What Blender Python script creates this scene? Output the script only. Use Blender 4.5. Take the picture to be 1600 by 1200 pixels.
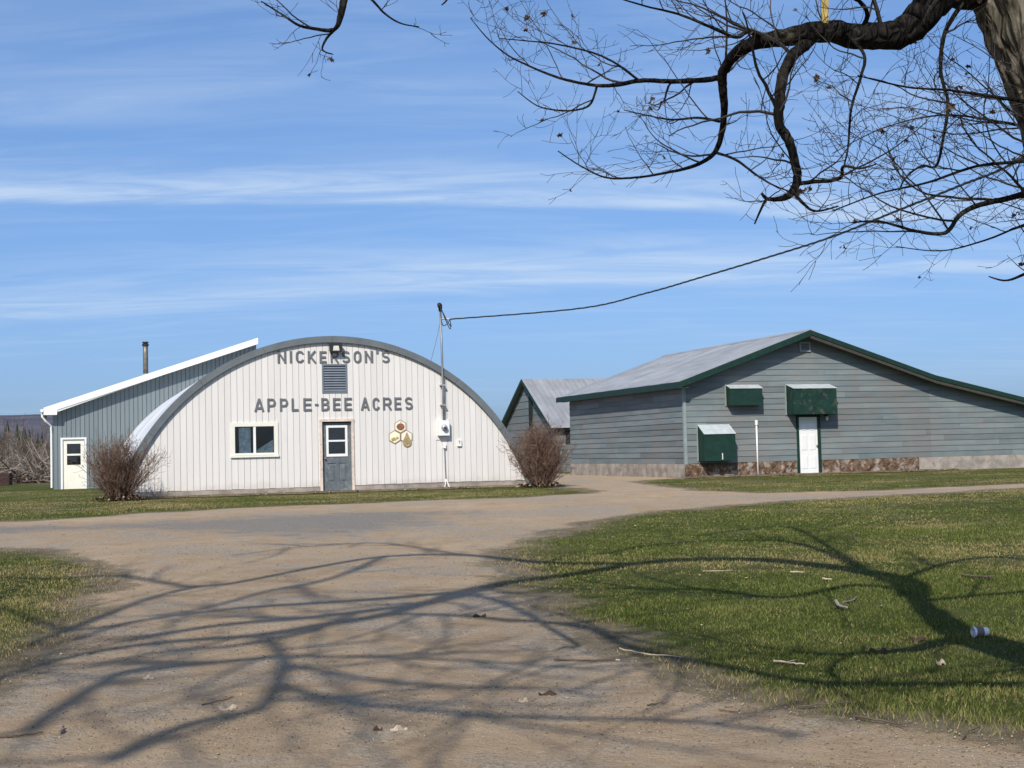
import bpy, bmesh, math, random
import numpy as np
from mathutils import Vector, Matrix, noise as mnoise
rnd = random.Random(11)
rng = np.random.default_rng(7)
for o in list(bpy.data.objects): bpy.data.objects.remove(o, do_unlink=True)
sc = bpy.context.scene
C = sc.collection

# ------------------------------------------------------------------ camera
FPX, PITCH, ROLL, CAMH = 2126.0, math.atan(104/2126.0), 0.024, 1.5
cam_d = bpy.data.cameras.new('camera'); cam = bpy.data.objects.new('camera', cam_d); C.objects.link(cam)
cam_d.sensor_width = 36.0; cam_d.lens = 36.0*FPX/1600.0; cam_d.clip_end = 9000.0; cam_d.clip_start = 0.05
fw = Vector((0, math.cos(PITCH), math.sin(PITCH))); up0 = Vector((0, -math.sin(PITCH), math.cos(PITCH))); ri0 = Vector((1, 0, 0))
cr = ri0*math.cos(ROLL) - up0*math.sin(ROLL); cu = ri0*math.sin(ROLL) + up0*math.cos(ROLL)
m = Matrix((cr, cu, -fw)).transposed().to_4x4(); m.translation = (0, 0, CAMH)
cam.matrix_world = m
sc.camera = cam
sc.render.resolution_x, sc.render.resolution_y = 1024, 768

# ------------------------------------------------------------------ light
SUN_EL, SUN_AZ = math.radians(41), math.radians(15)      # the light travels away from the camera, 15 deg to the right
trav = Vector((math.sin(SUN_AZ)*math.cos(SUN_EL), math.cos(SUN_AZ)*math.cos(SUN_EL), -math.sin(SUN_EL)))
sun_d = bpy.data.lights.new('sun', 'SUN'); sun = bpy.data.objects.new('sun', sun_d); C.objects.link(sun)
sun_d.energy = 5.0; sun_d.angle = math.radians(0.55); sun_d.color = (1.0, 0.945, 0.86)
sun.rotation_euler = trav.to_track_quat('-Z', 'Y').to_euler(); sun.location = (-10, -30, 30)
sc.view_settings.view_transform = 'Standard'; sc.view_settings.look = 'None'
sc.view_settings.exposure = 0.0; sc.view_settings.gamma = 1.0

world = bpy.data.worlds.new('World'); sc.world = world; world.use_nodes = True
wn = world.node_tree; wn.nodes.clear()
def WN(t, **kw):
    n = wn.nodes.new(t)
    for k, v in kw.items(): setattr(n, k, v)
    return n
def wl(a, b): wn.links.new(a, b)
def wmath(op, a, b=None, c=None, clamp=False):
    n = WN('ShaderNodeMath', operation=op, use_clamp=clamp)
    for i, v in enumerate((a, b, c)):
        if v is None: continue
        if isinstance(v, (int, float)): n.inputs[i].default_value = v
        else: wl(v, n.inputs[i])
    return n.outputs[0]
wout = WN('ShaderNodeOutputWorld'); bg = WN('ShaderNodeBackground')
sky = WN('ShaderNodeTexSky', sky_type='NISHITA'); sky.sun_disc = False
sky.sun_elevation = SUN_EL; sky.sun_rotation = math.atan2(-trav.x, -trav.y)
sky.altitude = 40; sky.air_density = 0.7; sky.dust_density = 2.0; sky.ozone_density = 6.0
tc = WN('ShaderNodeTexCoord'); sp = WN('ShaderNodeSeparateXYZ'); wl(tc.outputs['Generated'], sp.inputs[0])
zc = wmath('ADD', wmath('MAXIMUM', sp.outputs[2], 0.0), 0.10)
cu_ = wmath('DIVIDE', sp.outputs[0], zc); cv_ = wmath('DIVIDE', sp.outputs[1], zc)
def wnoise(su, sv, off, scale, detail, rough, dist=0.0):
    cb = WN('ShaderNodeCombineXYZ')
    wl(wmath('MULTIPLY', cu_, su), cb.inputs[0]); wl(wmath('MULTIPLY', cv_, sv), cb.inputs[1]); cb.inputs[2].default_value = off
    n = WN('ShaderNodeTexNoise'); n.inputs['Scale'].default_value = scale; n.inputs['Detail'].default_value = detail
    n.inputs['Roughness'].default_value = rough; n.inputs['Distortion'].default_value = dist
    wl(cb.outputs[0], n.inputs['Vector']); return n.outputs['Fac']
def wramp(v, lo, hi):
    n = WN('ShaderNodeMapRange', interpolation_type='SMOOTHSTEP'); wl(v, n.inputs[0])
    n.inputs[1].default_value = lo; n.inputs[2].default_value = hi; return n.outputs[0]
big = wnoise(0.35, 1.0, 1.3, 0.9, 4, 0.5, 0.3)
fine = wnoise(0.9, 3.4, 5.1, 1.6, 9, 0.62, 0.9)
wisp = wramp(wmath('ADD', wmath('MULTIPLY', big, 0.6), wmath('MULTIPLY', fine, 0.4)), 0.44, 0.72)
warp = wnoise(0.45, 0.5, 9.7, 1.2, 5, 0.55, 0.4)
wv = wmath('ADD', cv_, wmath('MULTIPLY', wmath('SUBTRACT', warp, 0.5), 0.40))
def band(v0, tilt, soft_near, soft_far, amp):
    # a streak of cirrus: sharp on its far (lower) side, feathered on the near (upper) side
    d = wmath('SUBTRACT', wmath('ADD', wv, wmath('MULTIPLY', cu_, tilt)), v0)
    a = wramp(d, -soft_near, 0.0)
    b = wmath('SUBTRACT', 1.0, wramp(d, 0.0, soft_far))
    f = wmath('ADD', 0.3, wmath('MULTIPLY', wramp(fine, 0.3, 0.68), 0.75))
    return wmath('MULTIPLY', wmath('MULTIPLY', wmath('MULTIPLY', a, b), f), amp)
clouds = wmath('ADD', wmath('MULTIPLY', wisp, 0.30), band(3.50, -0.16, 0.42, 0.09, 0.62))
clouds = wmath('ADD', clouds, band(4.45, 0.14, 0.60, 0.25, 0.46))
clouds = wmath('ADD', clouds, band(2.75, -0.1, 0.5, 0.25, 0.2))
clouds = wmath('MULTIPLY', clouds, wramp(sp.outputs[2], 0.0, 0.06))
clouds = wmath('MINIMUM', clouds, 0.8)
smul = WN('ShaderNodeMix', data_type='RGBA', blend_type='MULTIPLY'); smul.inputs[0].default_value = 1.0
sgam = WN('ShaderNodeGamma'); sgam.inputs[1].default_value = 0.55; wl(sky.outputs[0], sgam.inputs[0])
ssat = WN('ShaderNodeHueSaturation'); ssat.inputs['Saturation'].default_value = 1.2; wl(sgam.outputs[0], ssat.inputs['Color'])
wl(ssat.outputs[0], smul.inputs[6]); smul.inputs[7].default_value = (2.2, 2.68, 3.35, 1)
mixc = WN('ShaderNodeMix', data_type='RGBA'); wl(clouds, mixc.inputs[0]); wl(smul.outputs[2], mixc.inputs[6])
mixc.inputs[7].default_value = (6.0, 7.4, 9.3, 1)
wl(mixc.outputs[2], bg.inputs[0]); bg.inputs[1].default_value = 0.1
wl(bg.outputs[0], wout.inputs[0])

# ------------------------------------------------------------------ pixel -> place helpers (for surveying positions from the photograph)
def ray(px, py):
    u, v = px-800.0, 600.0-py
    c, s = math.cos(-ROLL), math.sin(-ROLL)
    u, v = c*u-s*v, s*u+c*v
    c, s = math.cos(PITCH), math.sin(PITCH)
    return Vector((u/FPX, c-s*v/FPX, s+c*v/FPX))
def atY(px, py, Y):
    d = ray(px, py); return Vector((0, 0, CAMH)) + d*(Y/d.y)
def sstep(t):
    t = min(1.0, max(0.0, t)); return t*t*(3-2*t)
def zt(x, y):
    z = 0.40*sstep((y-2)/36.0)
    return z + 0.014*math.sin(x*0.9+0.6*math.sin(y*0.5))*math.sin(y*0.7+1.0) * min(1, max(0, (36-y)/8))
def zt_np(x, y):
    t = np.clip((y-2)/36.0, 0, 1); z = 0.40*t*t*(3-2*t)
    return z + 0.014*np.sin(x*0.9+0.6*np.sin(y*0.5))*np.sin(y*0.7+1.0)*np.clip((36-y)/8, 0, 1)
def gnd(px, py):
    d = ray(px, py); z = 0.2
    for _ in range(25):
        t = (z-CAMH)/d.z; p = Vector((0, 0, CAMH))+d*t; z = 0.5*z+0.5*zt(p.x, min(p.y, 200))
    return Vector((p.x, p.y, zt(p.x, p.y)))

# ------------------------------------------------------------------ scene helpers
def tag(o, label=None, cat=None, group=None, kind=None):
    if label: o['label'] = label
    if cat: o['category'] = cat
    if group: o['group'] = group
    if kind: o['kind'] = kind
    return o
def empty(name, loc, rz=0.0):
    o = bpy.data.objects.new(name, None); C.objects.link(o); o.location = loc; o.rotation_euler = (0, 0, rz); o.empty_display_size = 0.2
    return o
class MB:
    def __init__(s): s.v = []; s.f = []; s.mi = []; s.smooth = False
    def add(s, vs, fs, mi=0):
        n = len(s.v); s.v += [tuple(p) for p in vs]
        for f in fs: s.f.append(tuple(n+i for i in f)); s.mi.append(mi)
        return s
    def box(s, x0, x1, y0, y1, z0, z1, mi=0):
        vs = [(x0,y0,z0),(x1,y0,z0),(x1,y1,z0),(x0,y1,z0),(x0,y0,z1),(x1,y0,z1),(x1,y1,z1),(x0,y1,z1)]
        return s.add(vs, [(3,2,1,0),(4,5,6,7),(0,1,5,4),(1,2,6,5),(2,3,7,6),(3,0,4,7)], mi)
    def prism_xz(s, poly, y0, y1, mi=0):
        """polygon in x,z (counter-clockwise seen from -y) extruded from y0 (front) to y1"""
        n = len(poly)
        vs = [(x, y0, z) for x, z in poly] + [(x, y1, z) for x, z in poly]
        fs = [tuple(range(n)), tuple(range(2*n-1, n-1, -1))] + [(i, i+n, (i+1) % n+n, (i+1) % n) for i in range(n)]
        return s.add(vs, fs, mi)
    def prism_yz(s, poly, x0, x1, mi=0):
        n = len(poly)
        vs = [(x0, y, z) for y, z in poly] + [(x1, y, z) for y, z in poly]
        fs = [tuple(range(n-1, -1, -1)), tuple(range(n, 2*n))] + [(i, (i+1) % n, (i+1) % n+n, i+n) for i in range(n)]
        return s.add(vs, fs, mi)
    def tube(s, pts, rad, k=6, mi=0, cap=True):
        pts = [Vector(p) for p in pts]; n = len(pts)
        if isinstance(rad, (int, float)): rad = [rad]*n
        t0 = (pts[1]-pts[0]).normalized()
        a = Vector((0, 0, 1)) if abs(t0.z) < 0.9 else Vector((1, 0, 0))
        u = t0.cross(a).normalized()
        base = len(s.v)
        for i in range(n):
            t = (pts[min(i+1, n-1)]-pts[max(i-1, 0)])
            t = t.normalized() if t.length > 1e-9 else t0
            u = (u - t*u.dot(t)); u = u.normalized() if u.length > 1e-6 else t.orthogonal().normalized()
            w = t.cross(u)
            for j in range(k):
                an = 2*math.pi*j/k
                s.v.append(tuple(pts[i] + (u*math.cos(an) + w*math.sin(an))*rad[i]))
        for i in range(n-1):
            for j in range(k):
                j2 = (j+1) % k
                s.f.append((base+i*k+j, base+i*k+j2, base+(i+1)*k+j2, base+(i+1)*k+j)); s.mi.append(mi)
        if cap:
            s.f.append(tuple(base+j for j in range(k-1, -1, -1))); s.mi.append(mi)
            s.f.append(tuple(base+(n-1)*k+j for j in range(k))); s.mi.append(mi)
        return s
    def mesh(s, name, mats):
        me = bpy.data.meshes.new(name); me.from_pydata(s.v, [], s.f)
        for mt in (mats if isinstance(mats, (list, tuple)) else [mats]): me.materials.append(mt)
        if any(s.mi): me.polygons.foreach_set('material_index', s.mi)
        if s.smooth: me.polygons.foreach_set('use_smooth', [True]*len(s.f))
        me.update(); return me
    def build(s, name, mats, parent=None, loc=None):
        o = bpy.data.objects.new(name, s.mesh(name, mats)); C.objects.link(o)
        if parent: o.parent = parent
        if loc is not None: o.location = loc
        return o
def numpy_mesh(name, verts, tris, mat, attrs=None):
    me = bpy.data.meshes.new(name)
    nv, nf = len(verts), len(tris)
    me.vertices.add(nv); me.vertices.foreach_set('co', np.ascontiguousarray(verts, dtype=np.float32).ravel())
    me.loops.add(nf*3); me.loops.foreach_set('vertex_index', np.ascontiguousarray(tris, dtype=np.int32).ravel())
    me.polygons.add(nf); me.polygons.foreach_set('loop_start', np.arange(0, nf*3, 3, dtype=np.int32))
    me.materials.append(mat); me.update(calc_edges=True)
    for k, arr in (attrs or {}).items():
        a = me.attributes.new(k, 'FLOAT', 'POINT'); a.data.foreach_set('value', np.ascontiguousarray(arr, dtype=np.float32))
    return me
def clip_poly(poly, a, b, c):
    """keep a*x+b*z<=c"""
    out = []; n = len(poly)
    for i in range(n):
        p, q = poly[i], poly[(i+1) % n]; dp, dq = a*p[0]+b*p[1]-c, a*q[0]+b*q[1]-c
        if dp <= 0: out.append(p)
        if (dp < 0 < dq) or (dq < 0 < dp):
            t = dp/(dp-dq); out.append((p[0]+t*(q[0]-p[0]), p[1]+t*(q[1]-p[1])))
    return out

# ------------------------------------------------------------------ materials
class MT:
    def __init__(s, name):
        s.m = bpy.data.materials.new(name); s.m.use_nodes = True; s.t = s.m.node_tree; s.b = s.t.nodes['Principled BSDF']
        s.co = s.N('ShaderNodeTexCoord').outputs['Object']
    def N(s, t, **kw):
        n = s.t.nodes.new(t)
        for k, v in kw.items(): setattr(n, k, v)
        return n
    def L(s, a, b): s.t.links.new(a, b)
    def put(s, sock, v):
        if isinstance(v, (int, float)): sock.default_value = v
        elif isinstance(v, tuple): sock.default_value = v if len(v) == 4 else (*v, 1)
        else: s.L(v, sock)
    def vec(s, scale=(1, 1, 1), rand=False, world=False):
        src = s.co
        if world: src = s.N('ShaderNodeNewGeometry').outputs['Position']
        n = s.N('ShaderNodeMapping'); s.L(src, n.inputs[0]); n.inputs['Scale'].default_value = scale
        if rand:
            oi = s.N('ShaderNodeObjectInfo'); mu = s.N('ShaderNodeMath', operation='MULTIPLY'); s.L(oi.outputs['Random'], mu.inputs[0]); mu.inputs[1].default_value = 40
            cb = s.N('ShaderNodeCombineXYZ')
            for i in range(3): s.L(mu.outputs[0], cb.inputs[i])
            s.L(cb.outputs[0], n.inputs['Location'])
        return n.outputs[0]
    def noise(s, scale, detail=4, rough=0.55, vec=None, dist=0.0):
        n = s.N('ShaderNodeTexNoise'); n.inputs['Scale'].default_value = scale; n.inputs['Detail'].default_value = detail
        n.inputs['Roughness'].default_value = rough; n.inputs['Distortion'].default_value = dist
        s.L(vec if vec is not None else s.co, n.inputs['Vector']); return n.outputs['Fac']
    def ramp(s, v, lo, hi):
        n = s.N('ShaderNodeMapRange', interpolation_type='SMOOTHSTEP'); s.put(n.inputs[0], v); n.inputs[1].default_value = lo; n.inputs[2].default_value = hi
        return n.outputs[0]
    def mix(s, f, a, b, blend='MIX'):
        n = s.N('ShaderNodeMix', data_type='RGBA', blend_type=blend); s.put(n.inputs[0], f); s.put(n.inputs[6], a); s.put(n.inputs[7], b); return n.outputs[2]
    def math(s, op, a, b=0.0):
        n = s.N('ShaderNodeMath', operation=op); s.put(n.inputs[0], a); s.put(n.inputs[1], b); return n.outputs[0]
    def attr(s, name):
        return s.N('ShaderNodeAttribute', attribute_name=name).outputs['Fac']
    def random(s): return s.N('ShaderNodeObjectInfo').outputs['Random']
    def bump(s, h, strength=0.3, dist=0.01):
        n = s.N('ShaderNodeBump'); n.inputs['Strength'].default_value = strength; n.inputs['Distance'].default_value = dist
        s.L(h, n.inputs['Height']); s.L(n.outputs[0], s.b.inputs['Normal'])
    def done(s, color, rough=0.7, metal=0.0, spec=0.3):
        s.put(s.b.inputs['Base Color'], color); s.put(s.b.inputs['Roughness'], rough); s.put(s.b.inputs['Metallic'], metal)
        s.b.inputs['Specular IOR Level'].default_value = spec
        return s.m
def paint(name, col, var=0.12, rough=0.6, scale=3.0, spec=0.3, metal=0.0, streak=False, dirt=None, dirt_amt=0.3, rand=0.0, bump=0.15):
    t = MT(name); v = t.vec((1, 1, 0.15) if streak else (1, 1, 1), rand=rand > 0)
    n1 = t.noise(scale, 6, 0.6, v); n2 = t.noise(scale*14, 3, 0.6, v)
    dark = tuple(c*(1-var) for c in col); light = tuple(min(1, c*(1+var)) for c in col)
    c = t.mix(t.ramp(n1, 0.3, 0.7), dark, light)
    if rand > 0:
        k = t.math('ADD', t.math('MULTIPLY', t.random(), rand), 1-rand/2)
        c = t.mix(1.0, c, t.N('ShaderNodeCombineColor').outputs[0], 'MULTIPLY')
        cc = c.node.inputs[7].links[0].from_node
        for i in range(3): t.L(k, cc.inputs[i])
    if dirt: c = t.mix(t.math('MULTIPLY', t.ramp(t.noise(scale*2.3, 7, 0.68, v), 0.52, 0.72), dirt_amt), c, dirt)
    t.bump(n2, bump, 0.004)
    return t.done(c, rough, metal, spec)
M = {}
M['hutwhite'] = paint('white_siding', (0.67, 0.635, 0.595), 0.035, 0.45, 1.6, 0.35, streak=True, dirt=(0.50, 0.46, 0.43), dirt_amt=0.22, rand=0.05)
M['sheath'] = paint('siding_joint', (0.59, 0.56, 0.53), 0.1)
M['rimgrey'] = paint('grey_flashing', (0.125, 0.140, 0.146), 0.12, 0.45, 2.0, 0.4)
M['skin'] = paint('galvanised_white_steel', (0.60, 0.61, 0.61), 0.15, 0.42, 1.5, 0.4, streak=True, dirt=(0.5, 0.52, 0.53), dirt_amt=0.5)
M['letter'] = paint('grey_letter_paint', (0.125, 0.13, 0.14), 0.12, 0.7)
M['white'] = paint('white_paint', (0.76, 0.75, 0.72), 0.03, 0.4, 3, 0.4)
M['cream'] = paint('cream_vinyl', (0.74, 0.71, 0.61), 0.03, 0.4, 3, 0.4)
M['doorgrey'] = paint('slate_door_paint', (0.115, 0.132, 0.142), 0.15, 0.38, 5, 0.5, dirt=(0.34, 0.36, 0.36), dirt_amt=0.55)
M['casing'] = paint('weathered_casing', (0.62, 0.52, 0.44), 0.15, 0.7, 6, dirt=(0.33, 0.23, 0.17), dirt_amt=0.8)
M['ventgrey'] = paint('louvre_grey', (0.145, 0.17, 0.20), 0.1, 0.5)
M['dark'] = paint('dark_void', (0.018, 0.018, 0.02), 0.1, 0.8)
M['interior'] = paint('dim_interior', (0.10, 0.095, 0.09), 0.2, 0.9)
M['concrete'] = paint('stained_concrete', (0.29, 0.255, 0.215), 0.25, 0.9, 2.5, dirt=(0.16, 0.115, 0.08), dirt_amt=0.8, bump=0.6)
M['shedblue'] = paint('blue_grey_siding', (0.165, 0.198, 0.210), 0.06, 0.5, 1.5, 0.35, streak=True, rand=0.06)
M['shedjoint'] = paint('blue_grey_joint', (0.06, 0.075, 0.08), 0.1)
M['galv'] = paint('galvanised_metal', (0.40, 0.41, 0.42), 0.15, 0.5, 4, 0.5, metal=0.4)
M['conduit'] = paint('grey_conduit', (0.22, 0.235, 0.235), 0.12, 0.45, 5, 0.5, metal=0.3)
M['stove'] = paint('sooty_stovepipe', (0.17, 0.15, 0.12), 0.35, 0.5, 6, 0.5, metal=0.5)
M['black'] = paint('black_rubber', (0.02, 0.02, 0.022), 0.2, 0.6)
M['green'] = paint('dark_green_paint', (0.007, 0.030, 0.021), 0.18, 0.55, 4, 0.35, dirt=(0.03, 0.06, 0.042), dirt_amt=0.4)
M['greenworn'] = paint('worn_green_paint', (0.007, 0.030, 0.021), 0.25, 0.6, 2.2, 0.3, dirt=(0.095, 0.095, 0.065), dirt_amt=0.8)
M['soffit'] = paint('brown_soffit', (0.10, 0.082, 0.068), 0.15, 0.8)
M['rakeshade'] = paint('rake_shade_brown', (0.052, 0.045, 0.038), 0.15, 0.8)  # soffit brown made darker: the shade under the roof edge is in this colour
M['thicket'] = paint('thicket_twig', (0.085, 0.060, 0.046), 0.35, 0.9, 1)
M['lid'] = paint('hood_lid_metal', (0.50, 0.54, 0.54), 0.12, 0.45, 5, 0.5, metal=0.2)
M['brass'] = paint('tarnished_knob', (0.35, 0.30, 0.22), 0.2, 0.35, 8, 0.5, metal=0.8)
M['yellow'] = paint('yellow_strap', (0.36, 0.26, 0.07), 0.35, 0.7, 30)
M['paper'] = paint('paper_cup_white', (0.78, 0.77, 0.76), 0.03, 0.6)
M['cupin'] = paint('paper_cup_sleeve', (0.17, 0.13, 0.115), 0.1, 0.7)
M['hexline'] = paint('emblem_outline', (0.30, 0.20, 0.11), 0.1)
M['hexfill'] = paint('emblem_cream', (0.78, 0.74, 0.62), 0.04)
M['hexyel'] = paint('emblem_pale_yellow', (0.80, 0.75, 0.52), 0.04)
M['apple'] = paint('emblem_apple_red', (0.27, 0.105, 0.05), 0.25, 0.6, 12)
M['honey'] = paint('emblem_honey_brown', (0.36, 0.265, 0.14), 0.2, 0.6, 12)
M['bee'] = paint('emblem_bee_gold', (0.50, 0.38, 0.13), 0.2, 0.6, 20)
M['wirem'] = paint('cable_sheath', (0.03, 0.035, 0.04), 0.2, 0.5)
M['brickred'] = paint('dark_red_crate', (0.045, 0.022, 0.019), 0.3, 0.8, 5)

def splash(mname):
    mt = M[mname]; t = MT.__new__(MT); t.m = mt; t.t = mt.node_tree; t.b = t.t.nodes['Principled BSDF']; t.co = t.N('ShaderNodeTexCoord').outputs['Object']
    old = t.b.inputs['Base Color'].links[0].from_socket; sx = t.N('ShaderNodeSeparateXYZ'); t.L(t.co, sx.inputs[0])
    foot = t.ramp(t.math('ADD', sx.outputs[2], t.math('MULTIPLY', t.noise(2.2, 6, 0.7), 0.55)), 0.72, 0.30)
    c = t.mix(t.math('MULTIPLY', foot, 0.45), old, (0.36, 0.28, 0.20))
    st = t.ramp(t.noise(5.0, 5, 0.7, t.vec((1, 1, 0.05))), 0.66, 0.80)
    c = t.mix(t.math('MULTIPLY', st, 0.30), c, (0.40, 0.33, 0.27)); t.L(c, t.b.inputs['Base Color'])
splash('hutwhite')
def boards_mat():
    t = MT('weathered_blue_clapboard'); v = t.vec((0.6, 0.6, 5), rand=True); vs = t.vec((0.25, 0.25, 9), rand=True)
    base = t.mix(t.ramp(t.noise(1.2, 5, 0.6, v), 0.3, 0.7), (0.128, 0.158, 0.164), (0.174, 0.204, 0.208))
    base = t.mix(t.math('MULTIPLY', t.ramp(t.noise(0.9, 7, 0.7, v), 0.47, 0.68), 0.65), base, (0.198, 0.178, 0.158))
    base = t.mix(t.math('MULTIPLY', t.ramp(t.noise(3.0, 8, 0.75, vs), 0.60, 0.72), 0.6), base, (0.25, 0.265, 0.25))
    wp = t.vec((1, 1, 1), world=True)
    base = t.mix(t.math('MULTIPLY', t.ramp(t.noise(0.55, 5, 0.6, wp), 0.45, 0.62), 0.5), base, (0.185, 0.17, 0.155))
    base = t.mix(t.math('MULTIPLY', t.ramp(t.noise(0.8, 6, 0.65, t.vec((1, 1, 0.6), world=True)), 0.53, 0.68), 0.45), base, (0.195, 0.228, 0.21))
    k = t.math('ADD', t.math('MULTIPLY', t.random(), 0.30), 0.83)
    cc = t.N('ShaderNodeCombineColor')
    for i in range(3): t.L(k, cc.inputs[i])
    base = t.mix(1.0, base, cc.outputs[0], 'MULTIPLY')
    t.bump(t.noise(6, 6, 0.7, vs), 0.35, 0.006)
    return t.done(base, 0.75, 0, 0.25)
M['clap'] = boards_mat()
M['clapback'] = paint('clapboard_backing', (0.10, 0.115, 0.12), 0.1)
M['corner'] = paint('pale_corner_board', (0.24, 0.28, 0.275), 0.1, 0.7, 4)

def rubble_mat():
    t = MT('stained_rubble'); n = t.noise(4.5, 6, 0.65); n2 = t.noise(3.1, 6, 0.68, dist=0.5)
    c = t.mix(t.ramp(n, 0.35, 0.65), (0.075, 0.042, 0.026), (0.16, 0.108, 0.07))
    c = t.mix(t.math('MULTIPLY', t.ramp(n2, 0.50, 0.62), 0.75), c, (0.36, 0.31, 0.26))
    c = t.mix(t.math('MULTIPLY', t.ramp(t.noise(5, 6, 0.7), 0.55, 0.66), 0.8), c, (0.36, 0.27, 0.22))
    t.bump(t.noise(7, 6, 0.65), 0.9, 0.05); return t.done(c, 0.95, 0, 0.1)
M['rubble'] = rubble_mat()
def tin_mat():
    t = MT('weathered_roof_tin'); v = t.vec((1, 0.35, 1), rand=True)
    c = t.mix(t.ramp(t.noise(1.1, 6, 0.65, v), 0.3, 0.7), (0.30, 0.30, 0.295), (0.42, 0.42, 0.41))
    c = t.mix(t.math('MULTIPLY', t.ramp(t.noise(2.4, 7, 0.75, v), 0.58, 0.7), 0.5), c, (0.29, 0.23, 0.19))
    k = t.math('ADD', t.math('MULTIPLY', t.random(), 0.14), 0.93)
    cc = t.N('ShaderNodeCombineColor')
    for i in range(3): t.L(k, cc.inputs[i])
    c = t.mix(1.0, c, cc.outputs[0], 'MULTIPLY')
    t.bump(t.noise(4, 4, 0.6, v), 0.2, 0.01); return t.done(c, 0.5, 0.35, 0.4)
M['tin'] = tin_mat()
def glass_mat():
    t = MT('window_glass'); g = t.N('ShaderNodeBsdfGlossy'); g.inputs['Roughness'].default_value = 0.02
    tr = t.N('ShaderNodeBsdfTransparent'); tr.inputs[0].default_value = (0.94, 0.96, 0.95, 1)
    fr = t.N('ShaderNodeFresnel'); fr.inputs[0].default_value = 1.5
    k = t.math('ADD', t.math('MULTIPLY', fr.outputs[0], 1.1), 0.02)
    b = t.N('ShaderNodeBump'); b.inputs['Strength'].default_value = 0.08; b.inputs['Distance'].default_value = 0.02
    t.L(t.noise(3.0, 2), b.inputs['Height']); t.L(b.outputs[0], g.inputs['Normal'])
    mx = t.N('ShaderNodeMixShader'); t.L(k, mx.inputs[0]); t.L(tr.outputs[0], mx.inputs[1]); t.L(g.outputs[0], mx.inputs[2])
    out = t.t.nodes['Material Output']; t.L(mx.outputs[0], out.inputs['Surface']); return t.m
M['glass'] = glass_mat()
M['plastic'] = paint('crumpled_sheet', (0.66, 0.74, 0.74), 0.25, 0.5, 9)
M['lens'] = paint('lamp_lens', (0.62, 0.60, 0.50), 0.1, 0.2, 8, 0.6)

def ground_mat():
    t = MT('lawn_soil'); w = t.vec(world=True)
    n = t.noise(0.35, 6, 0.6, w); n2 = t.noise(2.6, 7, 0.7, w); n3 = t.noise(38, 4, 0.7, w)
    g = t.mix(t.ramp(n2, 0.3, 0.7), (0.050, 0.068, 0.012), (0.100, 0.112, 0.028))
    g = t.mix(t.math('MULTIPLY', t.ramp(n, 0.46, 0.66), 0.8), g, (0.155, 0.135, 0.068))
    g = t.mix(t.math('MULTIPLY', t.ramp(t.noise(5.5, 8, 0.75, w), 0.56, 0.70), 0.6), g, (0.16, 0.125, 0.078))
    g = t.mix(t.math('MULTIPLY', n3, 0.5), g, (0.03, 0.035, 0.012))
    ek = t.ramp(t.math('ADD', t.attr('edge'), t.math('MULTIPLY', t.math('SUBTRACT', t.noise(4.5, 7, 0.75, w), 0.5), 1.5)), 0.25, 0.8)
    g = t.mix(t.math('MULTIPLY', ek, 0.85), g, t.mix(t.ramp(n2, 0.35, 0.65), (0.15, 0.112, 0.075), (0.26, 0.205, 0.15)))
    t.bump(t.noise(55, 5, 0.8, w), 0.9, 0.03); return t.done(g, 1.0, 0, 0.05)
M['ground'] = ground_mat()
def dirt_mat():
    t = MT('dirt_and_gravel'); w = t.vec(world=True)
    big = t.noise(0.30, 5, 0.6, w); mid = t.noise(1.7, 7, 0.65, w); grit = t.noise(42, 5, 0.75, w); grit2 = t.noise(130, 3, 0.7, w)
    c = t.mix(t.ramp(mid, 0.3, 0.7), (0.40, 0.275, 0.16), (0.565, 0.41, 0.256))
    gv = t.mix(t.ramp(grit, 0.35, 0.65), (0.185, 0.152, 0.115), (0.53, 0.455, 0.36))
    k = t.math('ADD', t.math('MULTIPLY', t.ramp(t.math('ADD', t.math('MULTIPLY', big, 0.55), t.math('MULTIPLY', mid, 0.45)), 0.46, 0.58), 0.75), 0.08)
    c = t.mix(k, c, gv)
    k2 = t.ramp(t.math('ADD', t.attr('gravel'), t.math('MULTIPLY', t.math('SUBTRACT', mid, 0.5), 1.8)), 0.28, 0.85)
    c = t.mix(t.math('MULTIPLY', k2, 0.9), c, t.mix(t.ramp(grit, 0.35, 0.65), (0.14, 0.130, 0.115), (0.31, 0.292, 0.262)))
    ek = t.ramp(t.math('ADD', t.attr('edge'), t.math('MULTIPLY', t.math('SUBTRACT', t.noise(6, 7, 0.75, w), 0.5), 1.6)), 0.45, 0.85)
    c = t.mix(t.math('MULTIPLY', ek, 0.75), c, t.mix(t.ramp(grit, 0.4, 0.6), (0.105, 0.098, 0.045), (0.20, 0.155, 0.10)))
    c = t.mix(t.math('MULTIPLY', t.ramp(grit2, 0.45, 0.72), 0.45), c, (0.46, 0.38, 0.28))
    c = t.mix(t.math('MULTIPLY', t.ramp(t.noise(90, 4, 0.8, w), 0.52, 0.70), 0.65), c, (0.135, 0.098, 0.065))
    h = t.math('ADD', t.math('MULTIPLY', grit, 0.6), t.math('ADD', t.math('MULTIPLY', grit2, 0.25), t.math('MULTIPLY', t.noise(9, 5, 0.7, w), 1.2)))
    t.bump(h, 1.0, 0.045); return t.done(c, 0.95, 0, 0.1)
M['dirt'] = dirt_mat()
def bed_mat():
    t = MT('bare_soil'); w = t.vec(world=True); n = t.noise(3, 7, 0.7, w)
    c = t.mix(t.ramp(n, 0.35, 0.65), (0.115, 0.085, 0.052), (0.22, 0.17, 0.11))
    t.bump(t.noise(24, 5, 0.75, w), 0.9, 0.04); return t.done(c, 1.0, 0, 0.05)
M['bed'] = bed_mat()
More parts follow.
